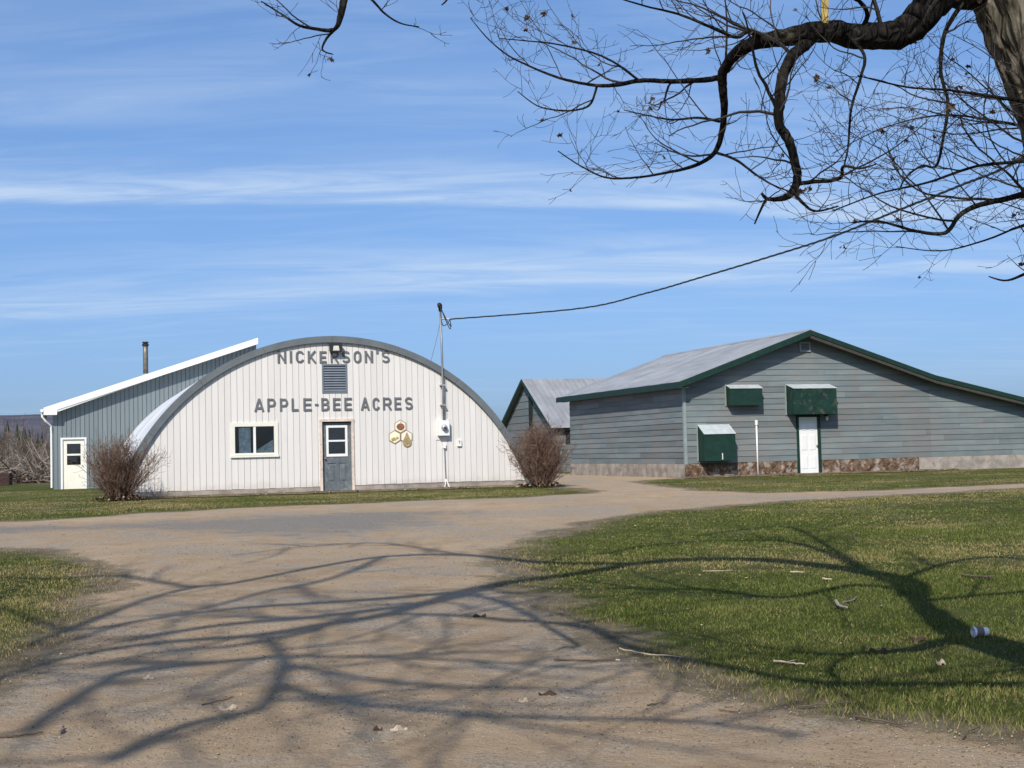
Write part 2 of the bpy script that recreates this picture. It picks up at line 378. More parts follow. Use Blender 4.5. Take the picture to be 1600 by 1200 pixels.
def blade_mat():
    t = MT('grass_blade'); a = t.attr('tint')
    c = t.mix(t.ramp(a, 0.0, 0.55), (0.043, 0.068, 0.010), (0.122, 0.136, 0.030))
    c = t.mix(t.ramp(a, 0.55, 0.95), c, (0.28, 0.215, 0.098)); return t.done(c, 0.7, 0, 0.2)
M['blade'] = blade_mat()
def tinted(name, c0, c1, rough=0.9):
    t = MT(name); c = t.mix(t.attr('tint'), c0, c1); return t.done(c, rough, 0, 0.15)
M['pebble'] = tinted('pebble', (0.16, 0.125, 0.092), (0.41, 0.34, 0.26))
M['litter'] = tinted('leaf_litter', (0.075, 0.040, 0.020), (0.50, 0.41, 0.28))
def bark_mat(name, a, b, sc=9):
    t = MT(name); v = t.vec((1, 1, 0.28)); n = t.noise(sc, 8, 0.7, v, 0.5)
    c = t.mix(t.ramp(n, 0.35, 0.68), a, b)
    c = t.mix(t.math('MULTIPLY', t.ramp(t.noise(3.1, 5, 0.6), 0.55, 0.7), 0.35), c, (0.15, 0.15, 0.10))
    vo = t.N('ShaderNodeTexVoronoi', feature='DISTANCE_TO_EDGE'); vo.inputs['Scale'].default_value = sc*1.1
    wv = t.N('ShaderNodeVectorMath', operation='ADD'); t.L(v, wv.inputs[0])
    nn = t.N('ShaderNodeTexNoise'); nn.inputs['Scale'].default_value = 6; t.L(v, nn.inputs['Vector']); sc2 = t.N('ShaderNodeVectorMath', operation='SCALE'); sc2.inputs['Scale'].default_value = 0.12
    t.L(nn.outputs['Color'], sc2.inputs[0]); t.L(sc2.outputs[0], wv.inputs[1]); t.L(wv.outputs[0], vo.inputs['Vector'])
    h = t.math('ADD', t.math('MULTIPLY', t.ramp(vo.outputs['Distance'], 0.0, 0.25), 0.7), t.math('MULTIPLY', n, 0.6))
    t.bump(h, 1.0, 0.04); return t.done(c, 0.95, 0, 0.1)
M['bark'] = bark_mat('furrowed_bark', (0.050, 0.041, 0.030), (0.24, 0.205, 0.155), 13)
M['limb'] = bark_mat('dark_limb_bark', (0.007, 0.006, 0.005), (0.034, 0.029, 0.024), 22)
M['twig'] = paint('twig_bark', (0.040, 0.034, 0.029), 0.25, 0.9, 6)
M['shrubtwig'] = paint('red_brown_twig', (0.150, 0.092, 0.064), 0.35, 0.85, 6)
M['greytwig'] = paint('grey_dead_wood', (0.19, 0.155, 0.13), 0.3, 0.9, 4)
M['deadleaf'] = paint('dried_leaf', (0.062, 0.036, 0.021), 0.4, 0.8, 15)
M['stick'] = paint('dry_stick', (0.10, 0.075, 0.055), 0.3, 0.9, 10)
M['palestick'] = paint('barkless_stick', (0.43, 0.34, 0.25), 0.2, 0.85, 10)
M['hill'] = paint('wooded_hill', (0.070, 0.068, 0.086), 0.3, 1.0, 0.02)
M['conifer'] = paint('conifer_needles', (0.032, 0.042, 0.026), 0.35, 1.0, 0.6)

# ------------------------------------------------------------------ ground, driveway
def poly_px(pts): return [(gnd(*p).x, gnd(*p).y) for p in pts]
TH = math.radians(18); Wd = Vector((math.cos(TH), math.sin(TH), 0)); Dd = Vector((-math.sin(TH), math.cos(TH), 0))
HUT = Vector((-5.235, 40.0, 0.40)); SHED = Vector((-17.456, 54.0, 0.32)); BARN = Vector((10.527, 48.5, 0.40))
def loc2w(root, x, y): p = root+Wd*x+Dd*y; return (p.x, p.y)
G_left = poly_px([(0,858),(60,861),(110,868),(150,880),(183,898),(172,912),(140,935),(128,955),(95,985),(60,1020),(28,1042),(0,1066),(-90,1130)]) + [(-3.25,6.2),(-3.6,3),(-4.2,-12),(-45,-12),(-45,24)]
G_right = poly_px([(783,878),(792,862),(812,848),(880,826),(940,812),(1000,803),(1100,794),(1200,786),(1400,774),(1600,763)]) + [(24,38.6),(45,44),(45,-12),(4.4,-12),(3.6,2),(2.9,5.2)] + poly_px([(1600,1152),(1450,1131),(1300,1113),(1180,1090),(1080,1068),(1000,1034),(930,997),(870,965),(825,932),(795,905)])
G_barn = poly_px([(985,753),(1010,757),(1060,763),(1100,767),(1200,770),(1320,768),(1400,765),(1600,756)]) + [(26,42.5),(45,48),loc2w(BARN,36,4),loc2w(BARN,-4.6,1.5),loc2w(BARN,-4.9,-0.3)] + poly_px([(1035,749)])
G_hut = [(-45,35.5)] + poly_px([(-250,822),(0,815),(60,813),(130,809),(250,801),(400,793),(500,789),(600,785),(700,781),(800,778),(870,774),(915,771),(932,768),(905,764),(875,761)]) + [loc2w(HUT,6.6,0.6),loc2w(HUT,6.6,30),(-45,90)]
GRASS = [G_left, G_right, G_barn, G_hut]
def sdf_poly(px, py, poly):
    """negative inside"""
    P = np.array(poly); Q = np.roll(P, -1, axis=0)
    d2 = np.full(px.shape, 1e9); ins = np.zeros(px.shape, bool)
    for (ax, ay), (bx, by) in zip(P, Q):
        ex, ey = bx-ax, by-ay; L2 = ex*ex+ey*ey+1e-12
        t = np.clip(((px-ax)*ex+(py-ay)*ey)/L2, 0, 1)
        d2 = np.minimum(d2, (px-ax-t*ex)**2+(py-ay-t*ey)**2)
        c = ((ay > py) != (by > py)) & (px < (bx-ax)*(py-ay)/((by-ay) if abs(by-ay) > 1e-12 else 1e-12)+ax)
        ins ^= c
    d = np.sqrt(d2); return np.where(ins, -d, d)
def wob(x, y):
    return 0.10*np.sin(x*2.1+1.3*np.sin(y*1.7))+0.07*np.sin(y*3.3+x*1.9+2)+0.05*np.sin(x*7.1-y*5.3)+0.04*np.sin(x*11.3+y*9.7+1)
def grass_sdf(x, y):
    s = np.full(x.shape, 1e9)
    for g in GRASS: s = np.minimum(s, sdf_poly(x, y, g))
    return s + wob(x, y)*np.clip(y/14, 0.35, 1.2)
REGION = [(-45,-12),(45,-12),(45,50),loc2w(BARN,8,0.5),loc2w(BARN,-4.2,1.0),loc2w(BARN,-4.2,13),(1.0,64),(-1.5,62),loc2w(HUT,6.0,4),(-8,46),(-45,40)]

def grid_sheet(xs, ys):
    X, Y = np.meshgrid(xs, ys); return X, Y
def build_ground():
    xs = np.unique(np.concatenate([np.arange(-30, 30.01, 0.25), -np.geomspace(30, 4000, 24), np.geomspace(30, 4000, 24)]))
    ys = np.unique(np.concatenate([np.arange(-12, 64.01, 0.25), -np.geomspace(12, 1500, 14), np.geomspace(64, 5000, 26)]))
    X, Y = np.meshgrid(xs, ys); Z = zt_np(X, Y)
    V = np.stack([X, Y, Z], -1).reshape(-1, 3); nx = len(xs); ny = len(ys)
    i = np.arange((nx-1)*(ny-1)); r, c = i//(nx-1), i % (nx-1); a = r*nx+c
    T = np.concatenate([np.stack([a, a+1, a+nx+1], -1), np.stack([a, a+nx+1, a+nx], -1)])
    o = bpy.data.objects.new('ground', numpy_mesh('ground', V, T, M['ground'], {'edge': np.clip(1+grass_sdf(V[:, 0], V[:, 1])/0.7, 0, 1)*(np.abs(V[:, 0]) < 29.5)*(V[:, 1] < 63)*(V[:, 1] > -11)})); C.objects.link(o); tag(o, kind='structure')
build_ground()

GRAVEL = poly_px([(-300,822),(0,824),(130,822),(300,812),(450,806),(600,800),(720,800),(640,822),(520,838),(380,836),(200,828),(0,834),(-300,836)])
def build_drive():
    st = 0.2
    xs = np.arange(-30, 30.01, st); ys = np.arange(-6, 64.01, st); X, Y = np.meshgrid(xs, ys)
    gs = grass_sdf(X, Y); rg = sdf_poly(X, Y, REGION)
    S = np.maximum(-gs, rg)                      # negative inside the driveway
    nx = len(xs); verts = []; tris = []; cache = {}
    def vid(x, y):
        k = (round(x, 4), round(y, 4))
        if k not in cache: cache[k] = len(verts); verts.append(k)
        return cache[k]
    full = (S[:-1,:-1] < 0) & (S[1:,:-1] < 0) & (S[:-1,1:] < 0) & (S[1:,1:] < 0)
    anyi = (S[:-1,:-1] < 0) | (S[1:,:-1] < 0) | (S[:-1,1:] < 0) | (S[1:,1:] < 0)
    for r, c in zip(*np.nonzero(anyi)):
        q = [(r, c), (r, c+1), (r+1, c+1), (r+1, c)]
        if full[r, c]:
            ids = [vid(xs[b], ys[a]) for a, b in q]
        else:
            pl = []
            for k in range(4):
                (a, b), (a2, b2) = q[k], q[(k+1) % 4]; s0, s1 = S[a, b], S[a2, b2]
                if s0 < 0: pl.append((xs[b], ys[a]))
                if (s0 < 0) != (s1 < 0):
                    t = s0/(s0-s1); pl.append((xs[b]+t*(xs[b2]-xs[b]), ys[a]+t*(ys[a2]-ys[a])))
            ids = []
            for p in pl:
                v = vid(*p)
                if not ids or ids[-1] != v: ids.append(v)
            if len(ids) > 2 and ids[0] == ids[-1]: ids.pop()
        for k in range(1, len(ids)-1): tris.append((ids[0], ids[k], ids[k+1]))
    V = np.array(verts); Z = zt_np(V[:, 0], V[:, 1])+0.002+0.010*np.clip(grass_sdf(V[:, 0], V[:, 1])/0.4, 0, 1)
    g = sdf_poly(V[:, 0], V[:, 1], GRAVEL); gs = grass_sdf(V[:, 0], V[:, 1])
    me = numpy_mesh('driveway', np.c_[V, Z], np.array(tris), M['dirt'], {'gravel': np.clip(0.55-g/3.4, 0, 1), 'edge': np.clip(1-gs/0.55, 0, 1)})
    o = bpy.data.objects.new('driveway', me); C.objects.link(o); tag(o, kind='structure')
build_drive()

def build_bed(name, root, x0, x1, y0, y1, seed):
    """bare soil along the foot of a wall"""
    r = random.Random(seed); mb = MB(); n = 60; rows = 5; vs = []
    for i in range(n+1):
        x = x0+(x1-x0)*i/n; ye = y0+0.22*math.sin(i*0.7)+r.uniform(-0.09, 0.09)
        if i < 3 or i > n-3: ye = y1-0.25*(abs(i if i < 3 else n-i)+0.3)
        for j in range(rows+1):
            y = ye+(y1-ye)*j/rows; wx, wy = loc2w(root, x, y)
            vs.append((wx, wy, zt(wx, wy)+0.016+0.035*math.sin(math.pi*min(1, j/rows*0.62))*(1 if 0 < i < n else 0)+r.uniform(0, 0.012)*(j > 0)))
    fs = [(i*(rows+1)+j, (i+1)*(rows+1)+j, (i+1)*(rows+1)+j+1, i*(rows+1)+j+1) for i in range(n) for j in range(rows)]
    mb.add(vs, fs); o = mb.build(name, M['bed']); tag(o, kind='structure')
build_bed('soil_bed', HUT, -6.6, 6.9, -0.75, 0.02, 3)
build_bed('soil_bed', BARN, -5.0, 6.2, -0.7, 0.02, 4)

def vnoise(x, y, sc_, seed):
    g = np.random.default_rng(seed).random((256, 256)); u, v = x/sc_, y/sc_; i, j = np.floor(u).astype(int), np.floor(v).astype(int); f, h = u-i, v-j
    f = f*f*(3-2*f); h = h*h*(3-2*h); i0, i1, j0, j1 = i % 256, (i+1) % 256, j % 256, (j+1) % 256
    return (g[i0, j0]*(1-f)+g[i1, j0]*f)*(1-h)+(g[i0, j1]*(1-f)+g[i1, j1]*f)*h
def visible_mask(x, y, margin=0.06):
    return (np.abs(x) < 0.3763*y+margin*y+(2.6 if margin > 0.03 else 0.0)) & (y > 3.6)
def scatter(n, x0, x1, y0, y1):
    return rng.uniform(x0, x1, n), rng.uniform(y0, y1, n)
def build_grass():
    VX = []; TT = []
    for (y0, y1, dens) in ((3.6,5.6,3500),(5.6,8,7000),(8,11,5600),(11,15,3600),(15,21,1900),(21,29,900),(29,38,480),(38,52,200)):
        xw = 0.44*y1+2.6; n = int(dens*2*xw*(y1-y0)); x, y = scatter(n, -xw, xw, y0, y1)
        k = visible_mask(x, y); x, y = x[k], y[k]
        s = grass_sdf(x, y)
        patch = np.clip(0.5*vnoise(x, y, 1.5, 1)+0.35*vnoise(x, y, 0.45, 2)+0.25*vnoise(x, y, 0.14, 3)-0.05, 0, 1)
        patch = np.clip((patch-0.25)*1.9, 0, 1)
        keep = rng.random(len(x)) < (np.clip(0.12-s/(0.35+1.1*vnoise(x, y, 0.8, 5)), 0, 1)+0.06*(s < 0.45)*(vnoise(x, y, 0.3, 6) > 0.55))*(0.22+0.78*patch)
        hl = ((x-HUT.x)*Wd.x+(y-HUT.y)*Wd.y); hd = ((x-HUT.x)*Dd.x+(y-HUT.y)*Dd.y)
        keep &= ~((hl > -6.7) & (hl < 6.9) & (hd > -0.85))
        bl = ((x-BARN.x)*Wd.x+(y-BARN.y)*Wd.y); bd = ((x-BARN.x)*Dd.x+(y-BARN.y)*Dd.y)
        keep &= ~((bl > -5.0) & (bd > -0.5))
        x, y, s, patch = x[keep], y[keep], s[keep], patch[keep]; n = len(x)
        z = zt_np(x, y)
        sc_ = np.clip(y/10, 0.9, 3.0); h = rng.uniform(0.014, 0.043, n)*(0.40+0.80*patch)*np.clip(1.15-y/60, 0.5, 1); w = 0.0036*sc_*rng.uniform(0.7, 1.4, n)
        an = rng.uniform(0, 2*np.pi, n); tl = rng.uniform(0.1, 1.1, n)*h; ta = rng.uniform(0, 2*np.pi, n)
        b0 = np.stack([x-np.cos(an)*w, y-np.sin(an)*w, z-0.004], -1); b1 = np.stack([x+np.cos(an)*w, y+np.sin(an)*w, z-0.004], -1)
        tp = np.stack([x+np.cos(ta)*tl, y+np.sin(ta)*tl, z+h], -1)
        VX.append(np.stack([b0, b1, tp], 1).reshape(-1, 3))
        dry = np.clip(0.55*vnoise(x, y, 3.2, 7)+0.35*vnoise(x, y, 0.9, 8)+0.25*vnoise(x, y, 0.25, 9)-0.07, 0, 1); dry = np.clip((dry-0.32)*2.4, 0, 1)
        tint = np.clip(rng.random(n)**1.2*0.62+0.62*dry*(0.75+0.25*np.clip(y/24, 0, 1))+0.16*np.clip((y-14)/20, 0, 1)+0.28*np.clip(1+s/0.5, 0, 1)+0.3*(rng.random(n) < 0.06), 0, 1)
        TT.append(np.repeat(tint, 3))
    V = np.concatenate(VX); T = np.arange(len(V)).reshape(-1, 3)
    o = bpy.data.objects.new('grass', numpy_mesh('grass', V, T, M['blade'], {'tint': np.concatenate(TT)})); C.objects.link(o)
    tag(o, 'short patchy spring grass of the lawns on both sides of the dirt drive', 'grass', kind='stuff')
    print('grass tris', len(T))
build_grass()

OCT_V = np.array([(1,0,0),(-1,0,0),(0,1,0),(0,-1,0),(0,0,1),(0,0,-1)], float); OCT_F = np.array([(0,2,4),(2,1,4),(1,3,4),(3,0,4),(2,0,5),(1,2,5),(3,1,5),(0,3,5)])
def build_pebbles():
    VX = []; FX = []; TT = []; base = 0
    for (y0, y1, n, r0, r1) in ((5.2,8,30000,0.002,0.0095),(8,12,22000,0.003,0.011),(12,20,12000,0.004,0.014),(20,40,5000,0.007,0.017)):
        x = rng.uniform(-0.42*y1-1, 0.42*y1+1, n); y = rng.uniform(y0, y1, n); k = visible_mask(x, y) & (grass_sdf(x, y) > 0.0)
        cl = 0.6*vnoise(x, y, 1.6, 11)+0.4*vnoise(x, y, 0.5, 12); k &= rng.random(n) < np.clip((cl-0.36)*3.2, 0.07, 1)
        x, y = x[k], y[k]; n = len(x); z = zt_np(x, y)+0.013
        r = r0+(r1-r0)*rng.random(n)**2.5; v = OCT_V[None]*rng.uniform(0.55, 1.2, (n, 6, 1))*r[:, None, None]; v[:, :, 2] *= 0.65
        an = rng.uniform(0, 6.28, n); c, s = np.cos(an)[:, None], np.sin(an)[:, None]
        vv = np.stack([v[:, :, 0]*c-v[:, :, 1]*s+x[:, None], v[:, :, 0]*s+v[:, :, 1]*c+y[:, None], v[:, :, 2]+z[:, None]+r[:, None]*0.25], -1)
        VX.append(vv.reshape(-1, 3)); FX.append((OCT_F[None]+(np.arange(n)*6)[:, None, None]+base).reshape(-1, 3)); base += n*6
        TT.append(np.repeat(rng.random(n)**1.6, 6))
    o = bpy.data.objects.new('gravel', numpy_mesh('gravel', np.concatenate(VX), np.concatenate(FX), M['pebble'], {'tint': np.concatenate(TT)})); C.objects.link(o)
    tag(o, 'loose pebbles and gravel strewn over the dirt drive', 'gravel', kind='stuff')
build_pebbles()

def leaf_mesh_data(n, xs, ys, zs, size, flat=0.5):
    """curled leaf scraps, two triangles folded along the midrib"""
    an = rng.uniform(0, 6.28, n); L = size*rng.uniform(0.5, 1.3, n); Wl = L*rng.uniform(0.25, 0.5, n); lift = L*rng.uniform(0.05, flat, n)
    c, s = np.cos(an), np.sin(an)
    def P(a, b, z): return np.stack([xs+a*c-b*s, ys+a*s+b*c, zs+z], -1)
    v = np.stack([P(-L/2, 0*L, 0.004+0*L), P(L/2, 0*L, 0.004+lift*0.4), P(0*L, Wl, lift), P(0*L, -Wl, lift*rng.uniform(0.2, 1, n))], 1).reshape(-1, 3)
    b = np.arange(n)*4; f = np.stack([np.stack([b, b+1, b+2], -1), np.stack([b+1, b, b+3], -1)], 1).reshape(-1, 3)
    return v, f
def build_litter():
    X = []; Y = []; S = []
    x = rng.uniform(-7, 12, 4200); y = 5.5+rng.random(4200)**1.3*26; k = visible_mask(x, y, 0.02); s = grass_sdf(x, y); k &= (rng.random(4200) < np.where(s < 0.1, 0.34, 0.07)); X.append(x[k]); Y.append(y[k]); S.append(np.where(y[k] < 14, 0.024, 0.04))
    for root, x0, x1, n, d0 in ((HUT,-6.6,6.8,330,-0.8),(HUT,2.0,6.6,220,-0.55),(BARN,-4.8,6,330,-0.75)):
        lx = rng.uniform(x0, x1, n); ly = rng.uniform(d0, -0.06, n); X.append(root.x+Wd.x*lx+Dd.x*ly); Y.append(root.y+Wd.y*lx+Dd.y*ly); S.append(np.full(n, 0.085))
    X = np.concatenate(X); Y = np.concatenate(Y); S = np.concatenate(S)
    v, f = leaf_mesh_data(len(X), X, Y, zt_np(X, Y)+0.018, S)
    o = bpy.data.objects.new('leaf_litter', numpy_mesh('leaf_litter', v, f, M['litter'], {'tint': np.repeat(rng.random(len(X))**0.9, 4)})); C.objects.link(o)
    tag(o, 'scattered brown and straw coloured dead leaf scraps on lawn, drive and soil', 'leaf litter', kind='stuff')
build_litter()

# ------------------------------------------------------------------ the quonset hut
hut = empty('quonset_hut', HUT, TH)
tag(hut, 'white arched hut with vertical siding and grey curved rim, lettered across its front', 'building')
ZB = -HUT.z                                   # world z -> local z
CX, CZ, RO = -0.057, -1.422+ZB, 6.40
WIN = (-3.02, -1.67, 1.49+ZB, 2.49+ZB); DOOR = (-0.46, 0.55, -0.1, 2.53+ZB); VENT = (-0.36, 0.385, 3.32+ZB, 4.17+ZB)
def arch_z(x, r=RO-0.12):
    return CZ+math.sqrt(max(0.0, r*r-(x-CX)**2))
def column_pieces(x0, x1, zb, ztop, holes):
    xs = sorted({x0, x1, *[h for r in holes for h in r[:2] if x0 < h < x1]}); out = []
    for a, b in zip(xs, xs[1:]):
        segs = [(zb, None)]; mid = (a+b)/2
        for h in holes:
            if h[0] < mid < h[1]:
                ns = []
                for lo, hi in segs:
                    if hi is None:
                        if h[2] > lo: ns.append((lo, h[2]))
                        ns.append((h[3], None))
                    else: ns.append((lo, hi))
                segs = ns
        for lo, hi in segs:
            ta, tb = (ztop(a), ztop(b)) if hi is None else (hi, hi)
            if min(ta, tb) < lo-0.3: 
                if max(ta, tb) < lo: continue
                ta, tb = max(ta, lo), max(tb, lo)
            if max(ta, tb) > lo+0.005: out.append([(a, lo), (b, lo), (b, max(tb, lo)), (a, max(ta, lo))])
    return out
SB = 0.19                                    # bottom of the siding above the slab
mb = MB(); n = 60
for i in range(n):
    a, b = CX-6.15+12.3*i/n, CX-6.15+12.3*(i+1)/n
    for p in column_pieces(a, b, 0.02, arch_z, [WIN, DOOR]): mb.prism_xz(p, 0.02, 0.08)
back = mb.build('front_wall', M['sheath'], hut)
bw = 0.1785; x = CX-6.16; i = 0
while x < CX+6.16:
    yfr = -0.014-rnd.uniform(0, 0.004)
    for p in column_pieces(x+0.005, x+bw-0.005, SB+rnd.uniform(-0.006, 0.006)+0.012*math.sin(x*0.6), arch_z, [WIN, DOOR, VENT]):
        mb = MB(); mb.prism_xz(p, yfr, 0.0195); mb.build('board', M['hutwhite'], back)
    x += bw
# slab edge
mb = MB()
for a, b in ((-6.22, -2.4), (-2.4, -0.47), (0.56, 3.1), (3.1, 6.1)): mb.box(a+0.003, b-0.003, -0.055-rnd.uniform(0, 0.02), 0.015, -0.25, SB-0.02)
mb.build('foundation', M['concrete'], hut)
# curved rim
def ring(mb, r0, r1, y0, y1, a0, a1, n):
    vs = []
    for i in range(n+1):
        a = a0+(a1-a0)*i/n; c, s = math.cos(a), math.sin(a)
        for r, y in ((r0, y0), (r1, y0), (r1, y1), (r0, y1)): vs.append((CX+r*c, y, CZ+r*s))
    fs = []
    for i in range(n):
        for k in range(4): fs.append((i*4+k, (i+1)*4+k, (i+1)*4+(k+1) % 4, i*4+(k+1) % 4))
    fs += [(3, 2, 1, 0), tuple(n*4+k for k in range(4))]
    mb.add(vs, fs)
a0 = math.asin((0.0-CZ)/RO)
for k in range(8):
    mb = MB(); s0 = a0+(math.pi-2*a0)*k/8; s1 = a0+(math.pi-2*a0)*(k+1)/8
    ring(mb, RO-0.175, RO+0.012+0.003*(k % 2), -0.115-0.003*(k % 2), 0.30, s0+0.0006, s1-0.0006, 10)
    mb.smooth = False; mb.build('rim_section', M['rimgrey'], hut)
# corrugated skin
mb = MB(); nr, ns = 300, 56; vs = []; L0, L1 = 0.28, 24.0
for j in range(nr+1):
    y = L0+(L1-L0)*j/nr; r = RO-0.035+0.035*math.cos(2*math.pi*y/0.32)
    for i in range(ns+1):
        a = a0-0.04+(math.pi-2*a0+0.08)*i/ns; vs.append((CX+r*math.cos(a), y, CZ+r*math.sin(a)))
fs = [(j*(ns+1)+i, j*(ns+1)+i+1, (j+1)*(ns+1)+i+1, (j+1)*(ns+1)+i) for j in range(nr) for i in range(ns)]
mb.add(vs, fs); mb.smooth = True; mb.build('corrugated_skin', M['skin'], hut)
mb = MB()
for i in range(40):
    a, b = CX-6.1+12.2*i/40, CX-6.1+12.2*(i+1)/40
    for p in column_pieces(a, b, 0.0, arch_z, []): mb.prism_xz(p, 23.6, 23.7)
mb.box(CX-6.05, CX+6.05, 0.1, 23.5, -0.06, 0.0)
mb.build('rear_wall', M['interior'], hut)

# window
w0, w1, z0, z1 = WIN
win = MB()
fwid = 0.115
win.box(w0, w1, -0.045, 0.06, z1-fwid, z1); win.box(w0, w0+fwid, -0.045, 0.06, z0+0.056, z1-fwid-0.001); win.box(w1-fwid, w1, -0.045, 0.06, z0+0.056, z1-fwid-0.001)
win.box(w0+fwid+0.001, w1-fwid-0.001, -0.040, 0.06, z0+0.06, z0+0.12)
win = win.build('window', M['cream'], hut)
mb = MB(); mb.box(w0-0.015, w1+0.015, -0.075, 0.05, z0-0.005, z0+0.055); mb.build('sill', M['cream'], win)
xm = (w0+w1)/2
mb = MB(); mb.box(xm-0.035, xm+0.035, -0.035, 0.055, z0+0.121, z1-fwid-0.001); mb.build('mullion', M['white'], win)
for a, b in ((w0+fwid, xm-0.036), (xm+0.036, w1-fwid)):
    mb = MB(); mb.add([(a,0.008,z0+0.12),(b,0.008,z0+0.12),(b,0.008,z1-fwid),(a,0.008,z1-fwid)], [(0,1,2,3)]); mb.build('pane', M['glass'], win)
def crumple(mb, x0, x1, z0, z1, y, amp, n, top):
    vs = []
    for i in range(n+1):
        for j in range(n+1):
            u, v = i/n, j/n; zz = z0+(z1-z0)*v*top(u)
            vs.append((x0+(x1-x0)*u, y+amp*mnoise.noise(Vector((u*3.1+x0, v*4.3, 1.7)))*1.5+amp*0.5*mnoise.noise(Vector((u*9, v*11, x0))), zz))
    mb.add(vs, [(i*(n+1)+j, (i+1)*(n+1)+j, (i+1)*(n+1)+j+1, i*(n+1)+j+1) for i in range(n) for j in range(n)])
mb = MB(); crumple(mb, w0+0.24, xm-0.10, z0+0.1, z1-0.14, 0.075, 0.045, 16, lambda u: 1); mb.smooth = True
tag(mb.build('hanging_sheet', M['plastic']), 'pale crumpled sheet hanging inside left pane of the hut window', 'sheet')
bpy.data.objects['hanging_sheet'].location = HUT; bpy.data.objects['hanging_sheet'].rotation_euler = (0, 0, TH)
mb = MB(); crumple(mb, xm+0.06, w1-0.12, z0+0.1, z0+0.50, 0.085, 0.05, 14, lambda u: 0.25+0.75*u); mb.smooth = True
o = mb.build('stacked_sheeting', M['plastic']); o.location = HUT; o.rotation_euler = (0, 0, TH)
tag(o, 'pale heaped sheeting inside the right pane of the hut window', 'sheet')

# front door
dr = empty('door', (0, 0, 0)); dr.parent = hut
dx0, dx1, dz0, dz1 = -0.355, 0.475, 0.06, 2.44+ZB
mb = MB()
mb.box(-0.465, -0.385, -0.05, 0.16, 0.03, 2.475+ZB); mb.box(0.485, 0.555, -0.05, 0.16, 0.03, 2.475+ZB); mb.box(-0.475, 0.565, -0.055, 0.16, 2.476+ZB, 2.555+ZB)
mb.build('casing', M['casing'], dr)
mb = MB(); mb.box(-0.384, 0.484, 0.165, 0.20, 0.03, 2.475+ZB); mb.build('jamb', M['dark'], dr)
mb = MB(); zs = 1.28
# slab built round its window: stiles and rails, then the two raised lower panels
mb.box(dx0, dx0+0.13, 0.055, 0.10, dz0, dz1); mb.box(dx1-0.13, dx1, 0.055, 0.10, dz0, dz1)
mb.box(dx0+0.131, dx1-0.131, 0.055, 0.10, dz1-0.10, dz1); mb.box(dx0+0.131, dx1-0.131, 0.055, 0.10, 0.86, 1.07)
mb.box(dx0+0.131, dx1-0.131, 0.055, 0.10, dz0, 0.30); xc = (dx0+dx1)/2; mb.box(xc-0.05, xc+0.05, 0.055, 0.10, 0.301, 0.859)
for a, b in ((dx0+0.132, xc-0.051), (xc+0.051, dx1-0.132)):
    mb.box(a, b, 0.072, 0.095, 0.301, 0.859)
    mb.add([(a+0.03,0.071,0.335),(b-0.03,0.071,0.335),(b-0.03,0.071,0.825),(a+0.03,0.071,0.825),(a+0.06,0.058,0.365),(b-0.06,0.058,0.365),(b-0.06,0.058,0.795),(a+0.06,0.058,0.795)],
           [(0,1,5,4),(1,2,6,5),(2,3,7,6),(3,0,4,7),(4,5,6,7)])
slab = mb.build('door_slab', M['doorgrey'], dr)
mb = MB(); a, b, c, d = dx0+0.10, dx1-0.10, 1.05, dz1-0.075
mb.box(a, a+0.065, 0.035, 0.09, c, d); mb.box(b-0.065, b, 0.035, 0.09, c, d); mb.box(a+0.066, b-0.066, 0.035, 0.09, d-0.065, d); mb.box(a+0.066, b-0.066, 0.035, 0.09, c, c+0.08); mb.box(a+0.066, b-0.066, 0.035, 0.09, (c+d)/2-0.02, (c+d)/2+0.03)
mb.build('door_window_frame', M['white'], dr)
for q0, q1 in ((c+0.081, (c+d)/2-0.021), ((c+d)/2+0.031, d-0.066)):
    mb = MB(); mb.box(a+0.066, b-0.066, 0.07, 0.076, q0, q1); mb.build('pane', M['glass'], dr)
mb = MB(); mb.box(-0.385, 0.485, -0.06, 0.16, -0.02, 0.055); mb.build('threshold', M['white'], dr)
def knob(parent, x, y, z, r=0.03, mat='brass'):
    mb = MB(); prof = [(0.0, 0.012), (-0.012, 0.012), (-0.03, 0.010), (-0.04, r*0.75), (-0.055, r), (-0.07, r*0.8), (-0.078, 0.004)]
    mb.tube([(x, y+p, z) for p, _ in prof], [q for _, q in prof], 10); mb.smooth = True; return mb.build('knob', M[mat], parent)
knob(dr, dx0+0.055, 0.055, 1.0)

# louvred vent
vt = empty('louvred_vent', HUT+Dd*0.0, TH); tag(vt, 'dark grey louvred vent above the door of the white hut', 'vent')
v0, v1, z0, z1 = VENT
mb = MB(); mb.box(v0, v0+0.05, -0.04, 0.03, z0, z1); mb.box(v1-0.05, v1, -0.04, 0.03, z0, z1); mb.box(v0+0.051, v1-0.051, -0.04, 0.03, z1-0.05, z1); mb.box(v0+0.051, v1-0.051, -0.04, 0.03, z0, z0+0.045); mb.build('frame', M['ventgrey'], vt)
mb = MB(); mb.box(v0+0.052, v1-0.052, 0.012, 0.0185, z0+0.046, z1-0.051); mb.build('backing', M['dark'], vt)
ns = 10
for i in range(ns):
    zz = z0+0.05+(z1-z0-0.11)*(i+0.5)/ns; mb = MB()
    mb.prism_yz([(-0.034, zz-0.030), (-0.027, zz-0.034), (0.010, zz+0.022), (0.004, zz+0.028)], v0+0.052, v1-0.052); mb.build('slat', M['ventgrey'], vt)

